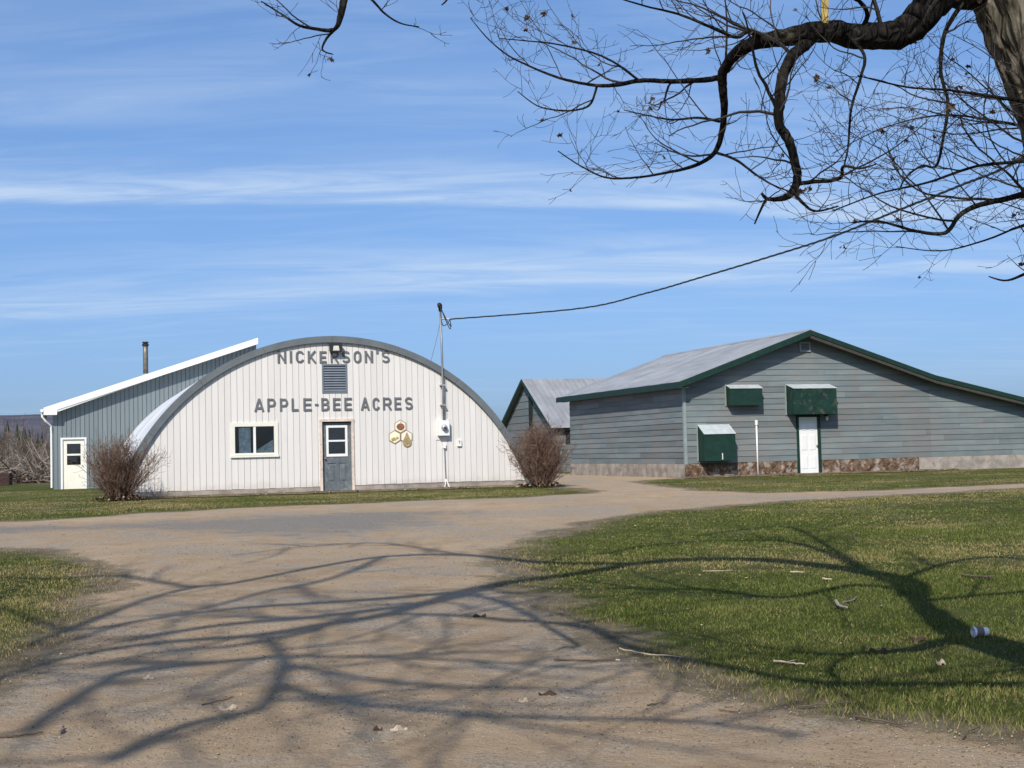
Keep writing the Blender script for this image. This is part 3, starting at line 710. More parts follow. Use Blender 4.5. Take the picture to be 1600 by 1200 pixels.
# flood light
fl = empty('flood_light', HUT+Wd*0.04+Vector((0, 0, 4.64+ZB)), TH); tag(fl, 'black flood light with pale lens under the crown of the arch', 'lamp')
mb = MB(); mb.prism_yz([(-0.22, -0.12), (-0.06, -0.10), (-0.06, 0.10), (-0.20, 0.13)], -0.18, 0.18); mb.build('housing', M['black'], fl)
mb = MB(); mb.add([(-0.095,-0.2235,-0.085),(0.095,-0.2235,-0.085),(0.075,-0.2135,0.055),(-0.075,-0.2135,0.055)], [(0,1,2,3)]); mb.build('lens', M['lens'], fl)
mb = MB(); mb.box(-0.03, 0.03, -0.06, -0.012, -0.05, 0.05); mb.build('bracket', M['black'], fl)

# ------------------------------------------------------------------ lettering
def arc(cx, cy, rx, ry, a0, a1, n=10):
    return [(cx+rx*math.cos(math.radians(a0+(a1-a0)*i/n)), cy+ry*math.sin(math.radians(a0+(a1-a0)*i/n))) for i in range(n+1)]
T_ = 0.155; hh = T_/2
def glyph(ch, w):
    l, r, b, t = hh, w-hh, hh, 1-hh; mid = 0.5; c = w/2; ry = 0.26
    if ch == 'N': return [[(l,0),(l,1)], [(l,t),(r,b)], [(r,0),(r,1)]]
    if ch == 'I': return [[(c,0),(c,1)]]
    if ch == 'C': return [arc(c, t-ry, r-c, ry, 15, 180, 9)+arc(c, b+ry, r-c, ry, 180, 345, 9)]
    if ch == 'K': return [[(l,0),(l,1)], [(l,0.38),(r+0.02,1)], [(l+0.16,0.52),(r+0.04,0)]]
    if ch == 'E': return [[(l,0),(l,1)], [(l,t),(w,t)], [(l,mid),(w-0.05,mid)], [(l,b),(w,b)]]
    if ch == 'R': return [[(l,0),(l,1)], [(l,t),(c,t)]+arc(r-0.2, (t+0.46)/2, 0.2, (t-0.46)/2, 90, -90, 8)+[(l,0.46)], [(c,0.46),(r+0.03,0)]]
    if ch == 'P': return [[(l,0),(l,1)], [(l,t),(c,t)]+arc(r-0.2, (t+0.43)/2, 0.2, (t-0.43)/2, 90, -90, 8)+[(l,0.43)]]
    if ch == 'B': return [[(l,0),(l,1)], [(l,t),(c,t)]+arc(r-0.22, (t+0.52)/2, 0.18, (t-0.52)/2, 90, -90, 8)+[(l,0.52)], [(l,0.515),(c,0.515)]+arc(r-0.2, (0.515+b)/2, 0.2, (0.515-b)/2, 90, -90, 8)+[(l,b)]]
    if ch == 'S': return [arc(c, t-0.2, r-c, 0.2, 20, 180, 8)+arc(c, t-0.21, r-c, 0.205, 180, 255, 5)+arc(c, b+0.21, r-c, 0.205, 75, 0, 5)+arc(c, b+0.2, r-c, 0.2, 0, -160, 8)]
    if ch == 'O': return [arc(c, t-ry, r-c, ry, 0, 180, 10)+arc(c, b+ry, r-c, ry, 180, 360, 10)+[(r, t-ry)]]
    if ch == 'A': return [[(l-0.02,0),(c,1)], [(r+0.02,0),(c,1)], [(l+0.1,0.27),(r-0.1,0.27)]]
    if ch == 'L': return [[(l,0),(l,1)], [(l,b),(w,b)]]
    if ch == '-': return [[(0,0.48),(w,0.48)]]
    if ch == "'": return [[(c,0.78),(c+0.03,1.06)]]
    if ch == 'T': return [[(c,0),(c,1)], [(0,t),(w,t)]]
    return []
def ribbon(mb, pts, half, y0, y1, ox, oz, s):
    q = [pts[0]]
    for p in pts[1:]:
        if math.hypot(p[0]-q[-1][0], p[1]-q[-1][1]) > 0.004: q.append(p)
    pts = q; n = len(pts); Lf = []; Rt = []
    for i in range(n):
        d0 = (pts[i][0]-pts[max(i-1,0)][0], pts[i][1]-pts[max(i-1,0)][1]); d1 = (pts[min(i+1,n-1)][0]-pts[i][0], pts[min(i+1,n-1)][1]-pts[i][1])
        if i == 0: d0 = d1
        if i == n-1: d1 = d0
        l0, l1 = math.hypot(*d0), math.hypot(*d1); n0 = (-d0[1]/l0, d0[0]/l0); n1 = (-d1[1]/l1, d1[0]/l1)
        m = (n0[0]+n1[0], n0[1]+n1[1]); ml = math.hypot(*m) or 1; m = (m[0]/ml, m[1]/ml)
        k = half/max(0.5, m[0]*n0[0]+m[1]*n0[1]); Lf.append((pts[i][0]+m[0]*k, pts[i][1]+m[1]*k)); Rt.append((pts[i][0]-m[0]*k, pts[i][1]-m[1]*k))
    vs = []
    for y in (y0, y1):
        for a, b in zip(Lf, Rt): vs += [(ox+a[0]*s, y, oz+a[1]*s), (ox+b[0]*s, y, oz+b[1]*s)]
    k = 2*n; fs = []
    for i in range(n-1):
        a, b, c, d = 2*i, 2*i+1, 2*i+3, 2*i+2
        fs += [(a, b, c, d), (k+d, k+c, k+b, k+a), (a, d, k+d, k+a), (c, b, k+b, k+c)]
    fs += [(1, 0, k, k+1), (2*n-2, 2*n-1, k+2*n-1, k+2*n-2)]
    mb.add(vs, fs)
def lettering(root, spans, x_of, zb, hgt, mat, yf=-0.02, depth=0.025):
    for ch, a, b in spans:
        xa, xb = x_of(a), x_of(b); mb = MB(); s = hgt
        for i, st in enumerate(glyph(ch, (xb-xa)/s)): ribbon(mb, st, hh, yf-depth-0.0012*i, yf, xa, zb+rnd.uniform(-0.006, 0.006), s)
        mb.build('letter', mat, root)
s1 = empty('wall_lettering', HUT, TH); tag(s1, "grey block letters reading NICKERSON'S high on the white hut front", 'sign')
lettering(s1, [('N',356,405),('I',424,441),('C',462,510),('K',532,580),('E',602,642),('R',667,715),('S',735,782),('O',805,850),('N',873,920),("'",938,957),('S',975,1022)],
          lambda z: -1.66+(340+z*0.2625-433)*0.01903, 4.205+ZB, 0.35, M['letter'])
s2 = empty('wall_lettering', HUT, TH); tag(s2, 'grey block letters reading APPLE-BEE ACRES above the door of the hut', 'sign')
lettering(s2, [('A',218,272),('P',292,340),('P',365,412),('L',433,472),('E',502,550),('-',570,590),('B',608,655),('E',677,722),('E',745,790),('A',845,895),('C',915,958),('R',978,1030),('E',1048,1090),('S',1113,1160)],
          lambda z: -2.34+(340+z*0.2625-397)*0.01896, 2.80+ZB, 0.37, M['letter'])

# ------------------------------------------------------------------ hexagon emblem
em = empty('hexagon_emblem', HUT, TH); tag(em, 'three joined hexagon plaques with an apple, a bee and a honey drop', 'sign')
R6 = 0.205
def hexpts(cx, cz, r): return [(cx+r*math.cos(math.radians(90+60*k)), cz+r*math.sin(math.radians(90+60*k))) for k in range(6)]
E0 = (1.965, 2.30+ZB); E1 = (1.965-R6*0.88, 2.30+ZB-R6*1.53); E2 = (1.965+R6*0.88, 2.30+ZB-R6*1.53)
for (cx, cz), fm, dy in ((E0, 'hexfill', 0), (E1, 'hexyel', 0.0015), (E2, 'hexfill', 0.003)):
    mb = MB(); mb.prism_xz(hexpts(cx, cz, R6), -0.032-dy, -0.021); hx = mb.build('hexagon_plaque', M['hexline'], em)
    mb = MB(); mb.prism_xz(hexpts(cx, cz, R6-0.026), -0.037-dy, -0.033-dy); mb.build('face', M[fm], hx)
ap = [(E0[0]+0.115*math.cos(t)*(1+0.06*math.cos(2*t)), E0[1]-0.01+0.115*math.sin(t)*(0.94-0.10*math.exp(-((t-math.pi/2)/0.35)**2))) for t in [2*math.pi*k/28 for k in range(28)]]
mb = MB(); mb.prism_xz(ap, -0.045, -0.039); apo = mb.build('apple', M['apple'], em)
mb = MB(); ribbon(mb, [(E0[0], E0[1]+0.08), (E0[0]+0.02, E0[1]+0.15)], 0.010, -0.048, -0.0455, 0, 0, 1); mb.build('stem', M['hexline'], apo)
dp = []
cx, cz = E2[0]+0.01, E2[1]-0.16
for k in range(25):
    t = -math.pi*0.25-math.pi*1.5*k/24+math.pi*0.5*0
    dp.append((cx+0.135*math.cos(math.radians(40)-math.radians(260)*k/24), cz+0.135*math.sin(math.radians(40)-math.radians(260)*k/24)))
dp = [(cx, cz+0.30)] + dp; dp = dp[::-1]
mb = MB(); mb.prism_xz(dp, -0.051, -0.044); dro = mb.build('honey_drop', M['honey'], em)
mb = MB(); ribbon(mb, [(cx, cz+0.18), (cx, cz-0.09)], 0.006, -0.0545, -0.0515, 0, 0, 1); ribbon(mb, [(cx-0.05, cz-0.01), (cx, cz-0.06), (cx+0.05, cz-0.01)], 0.005, -0.0535, -0.0515, 0, 0, 1); mb.build('vein', M['hexline'], dro)
def ell(cx, cz, rx, rz, rot, n=18):
    return [(cx+rx*math.cos(2*math.pi*k/n)*math.cos(rot)-rz*math.sin(2*math.pi*k/n)*math.sin(rot), cz+rx*math.cos(2*math.pi*k/n)*math.sin(rot)+rz*math.sin(2*math.pi*k/n)*math.cos(rot)) for k in range(n)]
cx, cz = E1
mb = MB(); mb.prism_xz(ell(cx-0.02, cz-0.06, 0.095, 0.05, 0.3), -0.046, -0.0405); bee = mb.build('bee_body', M['bee'], em)
mb = MB()
for k, q in enumerate((-0.06, -0.02, 0.02)): ribbon(mb, [(cx-0.02+q-0.012, cz-0.06+q*0.3+0.042), (cx-0.02+q+0.012, cz-0.06+q*0.3-0.042)], 0.009, -0.0495, -0.0465, 0, 0, 1)
mb.build('stripes', M['hexline'], bee)
mb = MB(); mb.prism_xz(ell(cx-0.02, cz+0.035, 0.03, 0.07, -0.35), -0.0445, -0.040); mb.prism_xz(ell(cx+0.045, cz+0.02, 0.03, 0.065, -0.9), -0.0475, -0.0435); mb.build('wings', M['hexfill'], bee)
mb = MB(); mb.prism_xz(ell(cx+0.085, cz-0.03, 0.032, 0.032, 0), -0.0475, -0.041); mb.build('bee_head', M['honey'], em)

# ------------------------------------------------------------------ electric service on the hut
mx = 3.27
mp = empty('meter_box', HUT+Wd*mx, TH); tag(mp, 'white electric meter box with round glass meter on the hut wall', 'meter box')
mb = MB(); mb.box(-0.21, 0.21, -0.035, -0.0185, 1.87+ZB, 2.50+ZB); mb.build('backboard', M['hutwhite'], mp)
mb = MB(); mb.box(-0.175, 0.165, -0.20, -0.036, 2.00+ZB, 2.455+ZB); mb.build('box', M['white'], mp)
mb = MB(); mb.tube([(0, -0.20, 2.24+ZB), (0, -0.225, 2.24+ZB), (0, -0.226, 2.24+ZB), (0, -0.30, 2.24+ZB), (0, -0.32, 2.24+ZB)], [0.095, 0.095, 0.08, 0.078, 0.05], 18); mt = mb.build('meter', M['galv'], mp)
mb = MB(); mb.box(-0.04, 0.04, -0.326, -0.3205, 2.20+ZB, 2.25+ZB); mb.build('register', M['dark'], mt)
ms = empty('service_mast', HUT+Wd*mx, TH); tag(ms, 'grey conduit mast rising from the meter box above the arch', 'mast')
lean = -0.03
mb = MB(); mb.tube([(0, -0.15, 2.46+ZB), (0, -0.15, 3.3+ZB), (lean*0.3, -0.15, 4.4+ZB), (lean, -0.15, 5.78+ZB)], 0.034, 10); mb.smooth = True; mb.build('pipe', M['conduit'], ms)
mb = MB()
for zz in (2.9, 3.5): mb.box(-0.075, 0.075, -0.19, -0.02, zz+ZB, zz+ZB+0.035)
mb.build('clamps', M['galv'], ms)
mb = MB(); mb.tube([(lean, -0.15, 5.74+ZB), (lean, -0.15, 5.84+ZB), (lean-0.02, -0.17, 5.92+ZB), (lean-0.05, -0.24, 5.93+ZB), (lean-0.07, -0.30, 5.88+ZB)], [0.05, 0.06, 0.075, 0.07, 0.045], 10); mb.smooth = True; mb.build('weatherhead', M['black'], ms)
mb = MB(); mb.tube([(lean, -0.15, 5.5+ZB), (lean+0.12, -0.17, 5.52+ZB), (lean+0.26, -0.2, 5.50+ZB)], [0.02, 0.025, 0.03], 8); mb.build('insulator', M['galv'], ms)
mb = MB()
for k, (sx, sz) in enumerate(((0.30, 5.28), (0.24, 5.20), (-0.16, 5.30))):
    pts = []
    for i in range(13):
        t = i/12; pts.append(Vector((lean-0.05, -0.28, 5.88+ZB)).lerp(Vector((lean+0.27, -0.2, 5.50+ZB)), t)+Vector((sx*math.sin(math.pi*t)*0.55, -0.04*k, (sz-5.7)*math.sin(math.pi*t)*0.95)))
    mb.tube(pts, 0.014, 5)
mb.build('drip_loop', M['wirem'], ms)
mb = MB(); mb.tube([(lean, -0.12, 5.42+ZB), (-0.16, 0.05, 4.75+ZB), (-0.30, 0.22, 4.10+ZB+0.03)], 0.008, 5); mb.build('guy_wire', M['conduit'], ms)
lc = empty('ground_conduit', HUT+Wd*mx, TH); tag(lc, 'thin white conduit running from the meter box down to the soil', 'conduit')
mb = MB(); mb.tube([(0.03, -0.06, 1.62+ZB), (0.04, -0.06, 1.0+ZB), (0.05, -0.06, 0.70+ZB)], 0.014, 8); mb.build('pipe', M['conduit'], lc)
mb = MB(); mb.box(-0.005, 0.07, -0.10, -0.021, 1.62+ZB, 1.76+ZB); mb.build('junction_box', M['white'], lc)
mb = MB(); mb.tube([(0.05, -0.06, 0.70+ZB), (0.02, -0.12, 0.55+ZB), (-0.03, -0.2, 0.40+ZB)], 0.013, 6); mb.tube([(0.055, -0.065, 0.69+ZB), (0.10, -0.13, 0.55+ZB), (0.14, -0.22, 0.40+ZB)], 0.013, 6); mb.build('foot', M['white'], lc)
tb = empty('telephone_box', HUT+Wd*3.77, TH); tag(tb, 'small white wall box marked T right of the meter', 'box')
mb = MB(); mb.box(-0.065, 0.065, -0.075, -0.0185, 1.67+ZB, 1.87+ZB); mb.build('box', M['white'], tb)
mb = MB()
for i, st in enumerate(glyph('T', 0.7)): ribbon(mb, st, 0.1, -0.079-0.001*i, -0.0755, -0.03, 1.745+ZB, 0.09)
mb.build('letter', M['letter'], tb)

# service drop: twisted cable with sag
pA = HUT+Wd*(mx+lean+0.26)+Dd*(-0.2)+Vector((0, 0, 5.50+ZB)); 
wp = [((905,482),37.0),((1010,458),34.3),((1100,432),31.7),((1200,402),29.0),((1300,370),26.3),((1400,330),23.6),((1500,290),21.2),((1600,247),18.8)]
keyp = [pA]+[atY(p[0], p[1], Y) for p, Y in wp]; d_ = keyp[-1]-keyp[-2]; keyp += [keyp[-1]+d_*2.4+Vector((0,0,0.3)), keyp[-1]+d_*6+Vector((0,0,1.2))]
def catmull(P, n):
    out = []
    for i in range(len(P)-1):
        p0, p1, p2, p3 = P[max(i-1,0)], P[i], P[i+1], P[min(i+2,len(P)-1)]
        for k in range(n):
            t = k/n; out.append(0.5*((2*p1)+(p2-p0)*t+(2*p0-5*p1+4*p2-p3)*t*t+(3*p1-p0-3*p2+p3)*t**3))
    return out+[P[-1]]
cpts = catmull(keyp, 22); mb = MB()
for ph in (0.0, math.pi*0.67, math.pi*1.33):
    pp = []
    for i, p in enumerate(cpts):
        s = i*0.75+ph; pp.append(p+Vector((0.35*math.cos(s), -0.2*math.cos(s), math.sin(s)))*0.014)
    mb.tube(pp, 0.0105, 5)
tag(mb.build('service_cable', M['wirem']), 'dark twisted overhead cable sagging from the mast across the sky', 'cable')
qa, qb = HUT+Wd*5.0+Dd*2.0+Vector((0, 0, 2.95+ZB)), Vector((-0.85, 68.5, 3.35))
mb = MB(); mb.tube([qa.lerp(qb, i/10)-Vector((0, 0, 0.25*math.sin(math.pi*i/10))) for i in range(11)], 0.016, 4)
tag(mb.build('overhead_wire', M['wirem']), 'thin wire from the hut roof to the gabled barn behind', 'wire')

# ------------------------------------------------------------------ lean-to shed with single pitch roof
shed = empty('shed', SHED, TH); tag(shed, 'blue grey metal shed with white sloping fascia behind the arched hut', 'building')
SZ = -SHED.z
def shed_roof(x): return 3.60+SZ+(x+1.1)*0.3315
hx = (SHED-HUT).dot(Wd)
def hut_arch_in_shed(x): return CZ+HUT.z-SHED.z+math.sqrt(max(0, (RO-0.25)**2-(x+hx-CX)**2))
SD = (-0.46, 0.49, -0.1, 2.42+SZ)
mb = MB()
for i in range(50):
    a, b = -0.75+8.0*i/50, -0.75+8.0*(i+1)/50
    for p in column_pieces(a, b, max(0.0, hut_arch_in_shed((a+b)/2)-0.3), lambda x: shed_roof(x)-0.14, [SD]): mb.prism_xz(p, 0.02, 0.07)
mb.box(-0.74, -0.70, 0.071, 8.0, 0, 3.5+SZ); mb.box(7.18, 7.25, 0.08, 8.0, 4.2, 6.0); mb.prism_xz([(-0.75, 0), (7.25, 0), (7.25, shed_roof(7.25)-0.15), (-0.75, shed_roof(-0.75)-0.15)], 7.95, 8.0)
sw = mb.build('front_wall', M['shedjoint'], shed); x = -0.755
while x < 7.2:
    mb = MB(); x1 = min(x+0.171, 7.24); ha = max(hut_arch_in_shed(x), hut_arch_in_shed(x1))
    for p in column_pieces(x+0.009, x1-0.009, max(0.03, min(hut_arch_in_shed(x), hut_arch_in_shed(x1))-0.25), lambda q: shed_roof(q)-0.12, [SD]): mb.prism_xz(p, -0.012, 0.0195)
    if mb.v: mb.build('board', M['shedblue'], sw)
    x += 0.171
mb = MB(); mb.prism_xz([(-1.08, shed_roof(-1.08)-0.02), (7.26, shed_roof(7.26)-0.02), (7.26, shed_roof(7.26)), (-1.08, shed_roof(-1.08))], -0.40, 8.3); rf = mb.build('roof', M['galv'], shed)
mb = MB(); mb.prism_xz([(-1.10, shed_roof(-1.1)-0.27), (-0.60, shed_roof(-1.1)-0.27), (-0.58, shed_roof(-0.58)-0.24), (7.27, shed_roof(7.27)-0.24), (7.27, shed_roof(7.27)+0.015), (-1.10, shed_roof(-1.1)+0.015)], -0.43, -0.402); mb.build('fascia', M['white'], shed)
mb = MB(); mb.prism_xz([(-1.08, shed_roof(-1.08)-0.22), (-0.76, shed_roof(-1.08)-0.22), (7.2, shed_roof(7.2)-0.22), (7.2, shed_roof(7.2)-0.20), (-0.76, shed_roof(-1.08)-0.19), (-1.08, shed_roof(-1.08)-0.19)][:2]+[(7.2, shed_roof(7.2)-0.14), (7.2, shed_roof(7.2)-0.12), (-1.08, shed_roof(-1.08)-0.12)], -0.40, -0.013); mb.build('soffit', M['white'], shed)
mb = MB(); mb.tube([(-1.16, -0.45, 3.50+SZ), (-1.16, 8.3, 3.50+SZ)], 0.065, 10); mb.build('gutter', M['white'], shed)
mb = MB(); mb.tube([(-1.16, -0.30, 3.44+SZ), (-1.15, -0.30, 3.25+SZ), (-1.02, -0.25, 3.08+SZ), (-0.83, -0.10, 2.90+SZ), (-0.82, -0.06, 2.6+SZ), (-0.82, -0.06, 0.15)], 0.04, 8); mb.build('downspout', M['white'], shed)
mb = MB(); mb.box(-0.765, -0.72, -0.02, 0.02, 0.02, 3.3+SZ); mb.build('corner_trim', M['shedblue'], shed)
sd = empty('door', (0, 0, 0)); sd.parent = shed
mb = MB(); mb.box(-0.475, -0.40, -0.04, 0.10, 0.0, 2.36+SZ); mb.box(0.425, 0.50, -0.04, 0.10, 0.0, 2.36+SZ); mb.box(-0.48, 0.505, -0.045, 0.10, 2.361+SZ, 2.43+SZ); mb.build('casing', M['white'], sd)
mb = MB(); pz = [(1.35+SZ, 1.72+SZ), (1.79+SZ, 2.19+SZ)]; pa, pb = -0.24, 0.28
mb.box(-0.395, pa, 0.02, 0.06, 0.02, 2.35+SZ); mb.box(pb, 0.42, 0.02, 0.06, 0.02, 2.35+SZ); mb.box(pa+0.001, pb-0.001, 0.02, 0.06, 0.02, pz[0][0]); mb.box(pa+0.001, pb-0.001, 0.02, 0.06, pz[0][1], pz[1][0]); mb.box(pa+0.001, pb-0.001, 0.02, 0.06, pz[1][1], 2.35+SZ)
mb.build('door_slab', M['cream'], sd)
for a, b in pz: mb = MB(); mb.box(pa, pb, 0.035, 0.041, a, b); mb.build('pane', M['glass'], sd)
mb = MB(); mb.box(-0.39, 0.42, 0.075, 0.09, 0.02, 2.35+SZ); mb.build('backing', M['dark'], sd)
knob(sd, 0.34, 0.02, 1.0)
sp_ = empty('stovepipe', SHED+Wd*2.86+Dd*1.0+Vector((0, 0, shed_roof(2.86))), TH); tag(sp_, 'rusty brown stovepipe with cap standing on the shed roof', 'chimney')
mb = MB(); mb.tube([(0, 0, -0.05), (0, 0, 0.4), (0, 0, 0.9), (0, 0, 1.30)], 0.105, 14); mb.smooth = True; mb.build('pipe', M['stove'], sp_)
mb = MB(); mb.tube([(0, 0, 1.25), (0, 0, 1.33)], 0.135, 14); mb.tube([(0, 0, 1.36), (0, 0, 1.42)], [0.125, 0.125], 14); mb.tube([(0, 0, 1.33), (0, 0, 1.37)], 0.085, 12); mb.build('cap', M['black'], sp_)
mb = MB(); mb.tube([(0, 0, -0.06), (0, 0, 0.02), (0, 0, 0.10)], [0.22, 0.20, 0.11], 14); mb.build('flashing', M['galv'], sp_)

# ------------------------------------------------------------------ the blue clapboard barn
barn = empty('barn', BARN, TH); tag(barn, 'weathered blue clapboard barn with green trim, white door and metal roof', 'building')
BZ = -BARN.z
XL, XR, DEP = -4.85, 12.6, 11.3
ROOFP = [(-5.22, 3.70+BZ), (-0.08, 5.50+BZ), (5.05, 3.86+BZ), (8.9, 3.01+BZ), (13.0, 2.12+BZ)]
def roofz(x):
    for (a, za), (b, zb) in zip(ROOFP, ROOFP[1:]):
        if x <= b: return za+(zb-za)*(x-a)/(b-a)
    return ROOFP[-1][1]
SBF = 0.50                                    # bottom of the clapboards
BDOOR = (-0.50, 0.46, -0.1, 2.47+BZ)
# backing
mb = MB(); xs = sorted({XL, XR, -0.08, 5.05, 8.9, *[XL+(XR-XL)*i/24 for i in range(25)]})
for a, b in zip(xs, xs[1:]):
    for p in column_pieces(a, b, SBF-0.02, lambda q: roofz(q)-0.2, [BDOOR]): mb.prism_xz(p, 0.03, 0.09)
fwall = mb.build('front_wall', M['clapback'], barn)
mb = MB(); mb.box(XL+0.03, XL+0.09, 0.10, DEP, SBF-0.02, 3.55+BZ); mb.prism_xz([(XL+0.1, 0), (XR, 0), (XR, roofz(XR)-0.2), (8.9, roofz(8.9)-0.2), (5.05, roofz(5.05)-0.2), (-0.08, roofz(-0.08)-0.2), (XL+0.1, roofz(XL+0.1)-0.2)], DEP-0.08, DEP)
mb.box(XR-0.08, XR, 0.1, DEP-0.1, 0, roofz(XR)-0.2)
swall = mb.build('side_wall', M['clapback'], barn)
def lap_board(mb, poly, zlow, zhigh, flip=None):
    """clapboard: polygon in (x,z); the lower edge stands proud of the upper one"""
    n = len(poly); yf = lambda z: -0.020+0.018*(z-zlow)/(zhigh-zlow); yb = lambda z: 0.0285
    vs = [(x, yf(z), z) for x, z in poly]+[(x, yb(z), z) for x, z in poly]
    fs = [tuple(range(n)), tuple(range(2*n-1, n-1, -1))]+[(i, i+n, (i+1) % n+n, (i+1) % n) for i in range(n)]
    if flip: vs = [flip(v) for v in vs]
    mb.add(vs, fs)
EXPO = 0.203; zc_ = SBF; row = 0
while zc_ < 5.3+BZ:
    z0_, z1_ = zc_, zc_+EXPO
    segs = []; x = XL+0.01-rnd.uniform(0, 3)
    while x < XR:
        ln = rnd.choice((2.4, 3.0, 3.6, 4.2)); segs.append((max(x, XL+0.075), min(x+ln, XR))); x += ln
    for a, b in segs:
        if b-a < 0.05: continue
        parts = []
        for (u, v) in ((a, min(b, 5.05)), (max(a, 5.05), b)):
            if v-u > 0.02:
                for (u2, v2) in ((u, min(v, BDOOR[0])), (max(u, BDOOR[1]), v)) if z0_ < BDOOR[3] and z1_ < BDOOR[3]+0.12 else ((u, v),):
                    if v2-u2 > 0.02: parts.append((u2, v2))
        sag = rnd.uniform(-0.004, 0.004)
        for u, v in parts:
            mb = MB(); pl = [(u+0.002, z0_+sag), (v-0.002, z0_+sag), (v-0.002, z1_-0.004), (u+0.002, z1_-0.004)]
            for (p, q) in zip(ROOFP, ROOFP[1:]):
                mid = (u+v)/2
                if (p[0] < 5.0) == (mid < 5.05):
                    if p[0] >= 5.0 and not (p[0] <= mid <= q[0]): continue
                    sl = (q[1]-p[1])/(q[0]-p[0]); pl = clip_poly(pl, -sl, 1, p[1]-sl*p[0]-0.17)
                    if len(pl) < 3: break
            if len(pl) >= 3: lap_board(mb, pl, z0_, z1_); mb.build('clapboard', M['clap'], fwall)
    if z1_ < 3.60+BZ:
        y = -rnd.uniform(0, 2.5)
        while y < DEP:
            ln = rnd.choice((2.4, 3.0, 3.6)); a, b = max(y, 0.07), min(y+ln, DEP)
            if b-a > 0.05:
                mb = MB(); sag = rnd.uniform(-0.004, 0.004)
                lap_board(mb, [(a+0.002, z0_+sag), (b-0.002, z0_+sag), (b-0.002, min(z1_, 3.5+BZ)-0.004), (a+0.002, min(z1_, 3.5+BZ)-0.004)], z0_, z1_, lambda v: (XL+v[1], v[0], v[2]))
                mb.build('clapboard', M['clap'], swall)
            y += ln
    zc_ += EXPO; row += 1
mb = MB(); mb.box(XL-0.032, XL+0.07, -0.034, 0.065, SBF-0.03, 3.52+BZ); mb.build('corner_board', M['corner'], barn)
# foundations
def rough_wall(mb, p0, p1, z0, z1, amp, seed):
    nx_, nz = int((Vector(p1)-Vector(p0)).length/0.16), 5; d = (Vector(p1)-Vector(p0)); nrm = Vector((d.y, -d.x, 0)).normalized(); vs = []
    for i in range(nx_+1):
        for j in range(nz+1):
            q = Vector(p0)+d*(i/nx_); zz = z0+(z1-z0)*j/nz; k = amp*(mnoise.noise(Vector((i*0.55, zz*5, seed)))+0.5*mnoise.noise(Vector((i*1.5, zz*11, seed+3))))
            if j == nz: k = min(k, 0)-0.01
            vs.append((q.x+nrm.x*k, q.y+nrm.y*k, zz))
    mb.add(vs, [(i*(nz+1)+j, (i+1)*(nz+1)+j, (i+1)*(nz+1)+j+1, i*(nz+1)+j+1) for i in range(nx_) for j in range(nz)])
mb = MB(); rough_wall(mb, (XL-0.02, -0.03), (BDOOR[0]-0.02, -0.03), -0.25, SBF-0.005, 0.05, 1); rough_wall(mb, (BDOOR[1]+0.02, -0.03), (4.5, -0.03), -0.25, SBF-0.005, 0.05, 2); mb.build('rubble_foundation', M['rubble'], barn)
mb = MB(); rough_wall(mb, (4.502, -0.045), (XR, -0.045), -0.25, SBF-0.005, 0.015, 5); rough_wall(mb, (XL-0.04, DEP), (XL-0.04, -0.04), -0.25, SBF-0.005, 0.02, 6)
mb.box(XL+0.0, XR-0.05, 0.05, DEP-0.05, -0.2, SBF-0.03); mb.build('concrete_foundation', M['concrete'], barn)
# roof: tin sheets, each its own piece
YF, YB = -0.46, DEP+0.55
def slope_panel(x0, z0, x1, z1, y0, y1, lift):
    mb = MB(); th = 0.012
    nrm = Vector((-(z1-z0), 0, x1-x0)).normalized()
    if nrm.z < 0: nrm = -nrm
    a = Vector((x0, 0, z0))+nrm*lift; b = Vector((x1, 0, z1))+nrm*lift; k = max(2, int((y1-y0)/0.10)); vs = []
    for i in range(k+1):
        y = y0+(y1-y0)*i/k; r = 0.012 if i % 2 == 0 else 0.0
        for p in (a, b): vs.append((p.x+nrm.x*(r+th), y, p.z+nrm.z*(r+th)))
        for p in (a, b): vs.append((p.x, y, p.z))
    fs = []
    for i in range(k):
        s, t = 4*i, 4*(i+1); fs += [(s, s+1, t+1, t), (s+3, s+2, t+2, t+3), (s, t, t+2, s+2), (s+1, s+3, t+3, t+1)]
    fs += [(0, 2, 3, 1), (4*k, 4*k+1, 4*k+3, 4*k+2)]
    mb.add(vs, fs); return mb
npan = 15
for i in range(npan):
    y0, y1 = YF+(YB-YF)*i/npan, YF+(YB-YF)*(i+1)/npan
    slope_panel(*ROOFP[0], *ROOFP[1], y0-0.02*(i > 0), y1, 0.001+0.006*(i % 2)).build('roof_sheet', M['tin'], barn)
    for j in (1, 2, 3): slope_panel(*ROOFP[j], *ROOFP[j+1], y0-0.02*(i > 0), y1, 0.001+0.006*(i % 2)).build('roof_sheet', M['tin'], barn)
mb = MB(); mb.prism_xz([(-0.30, 5.445+BZ), (-0.08, 5.52+BZ), (0.14, 5.452+BZ), (0.14, 5.482+BZ), (-0.08, 5.555+BZ), (-0.30, 5.475+BZ)], YF+0.01, YB+0.01); mb.build('ridge_cap', M['tin'], barn)
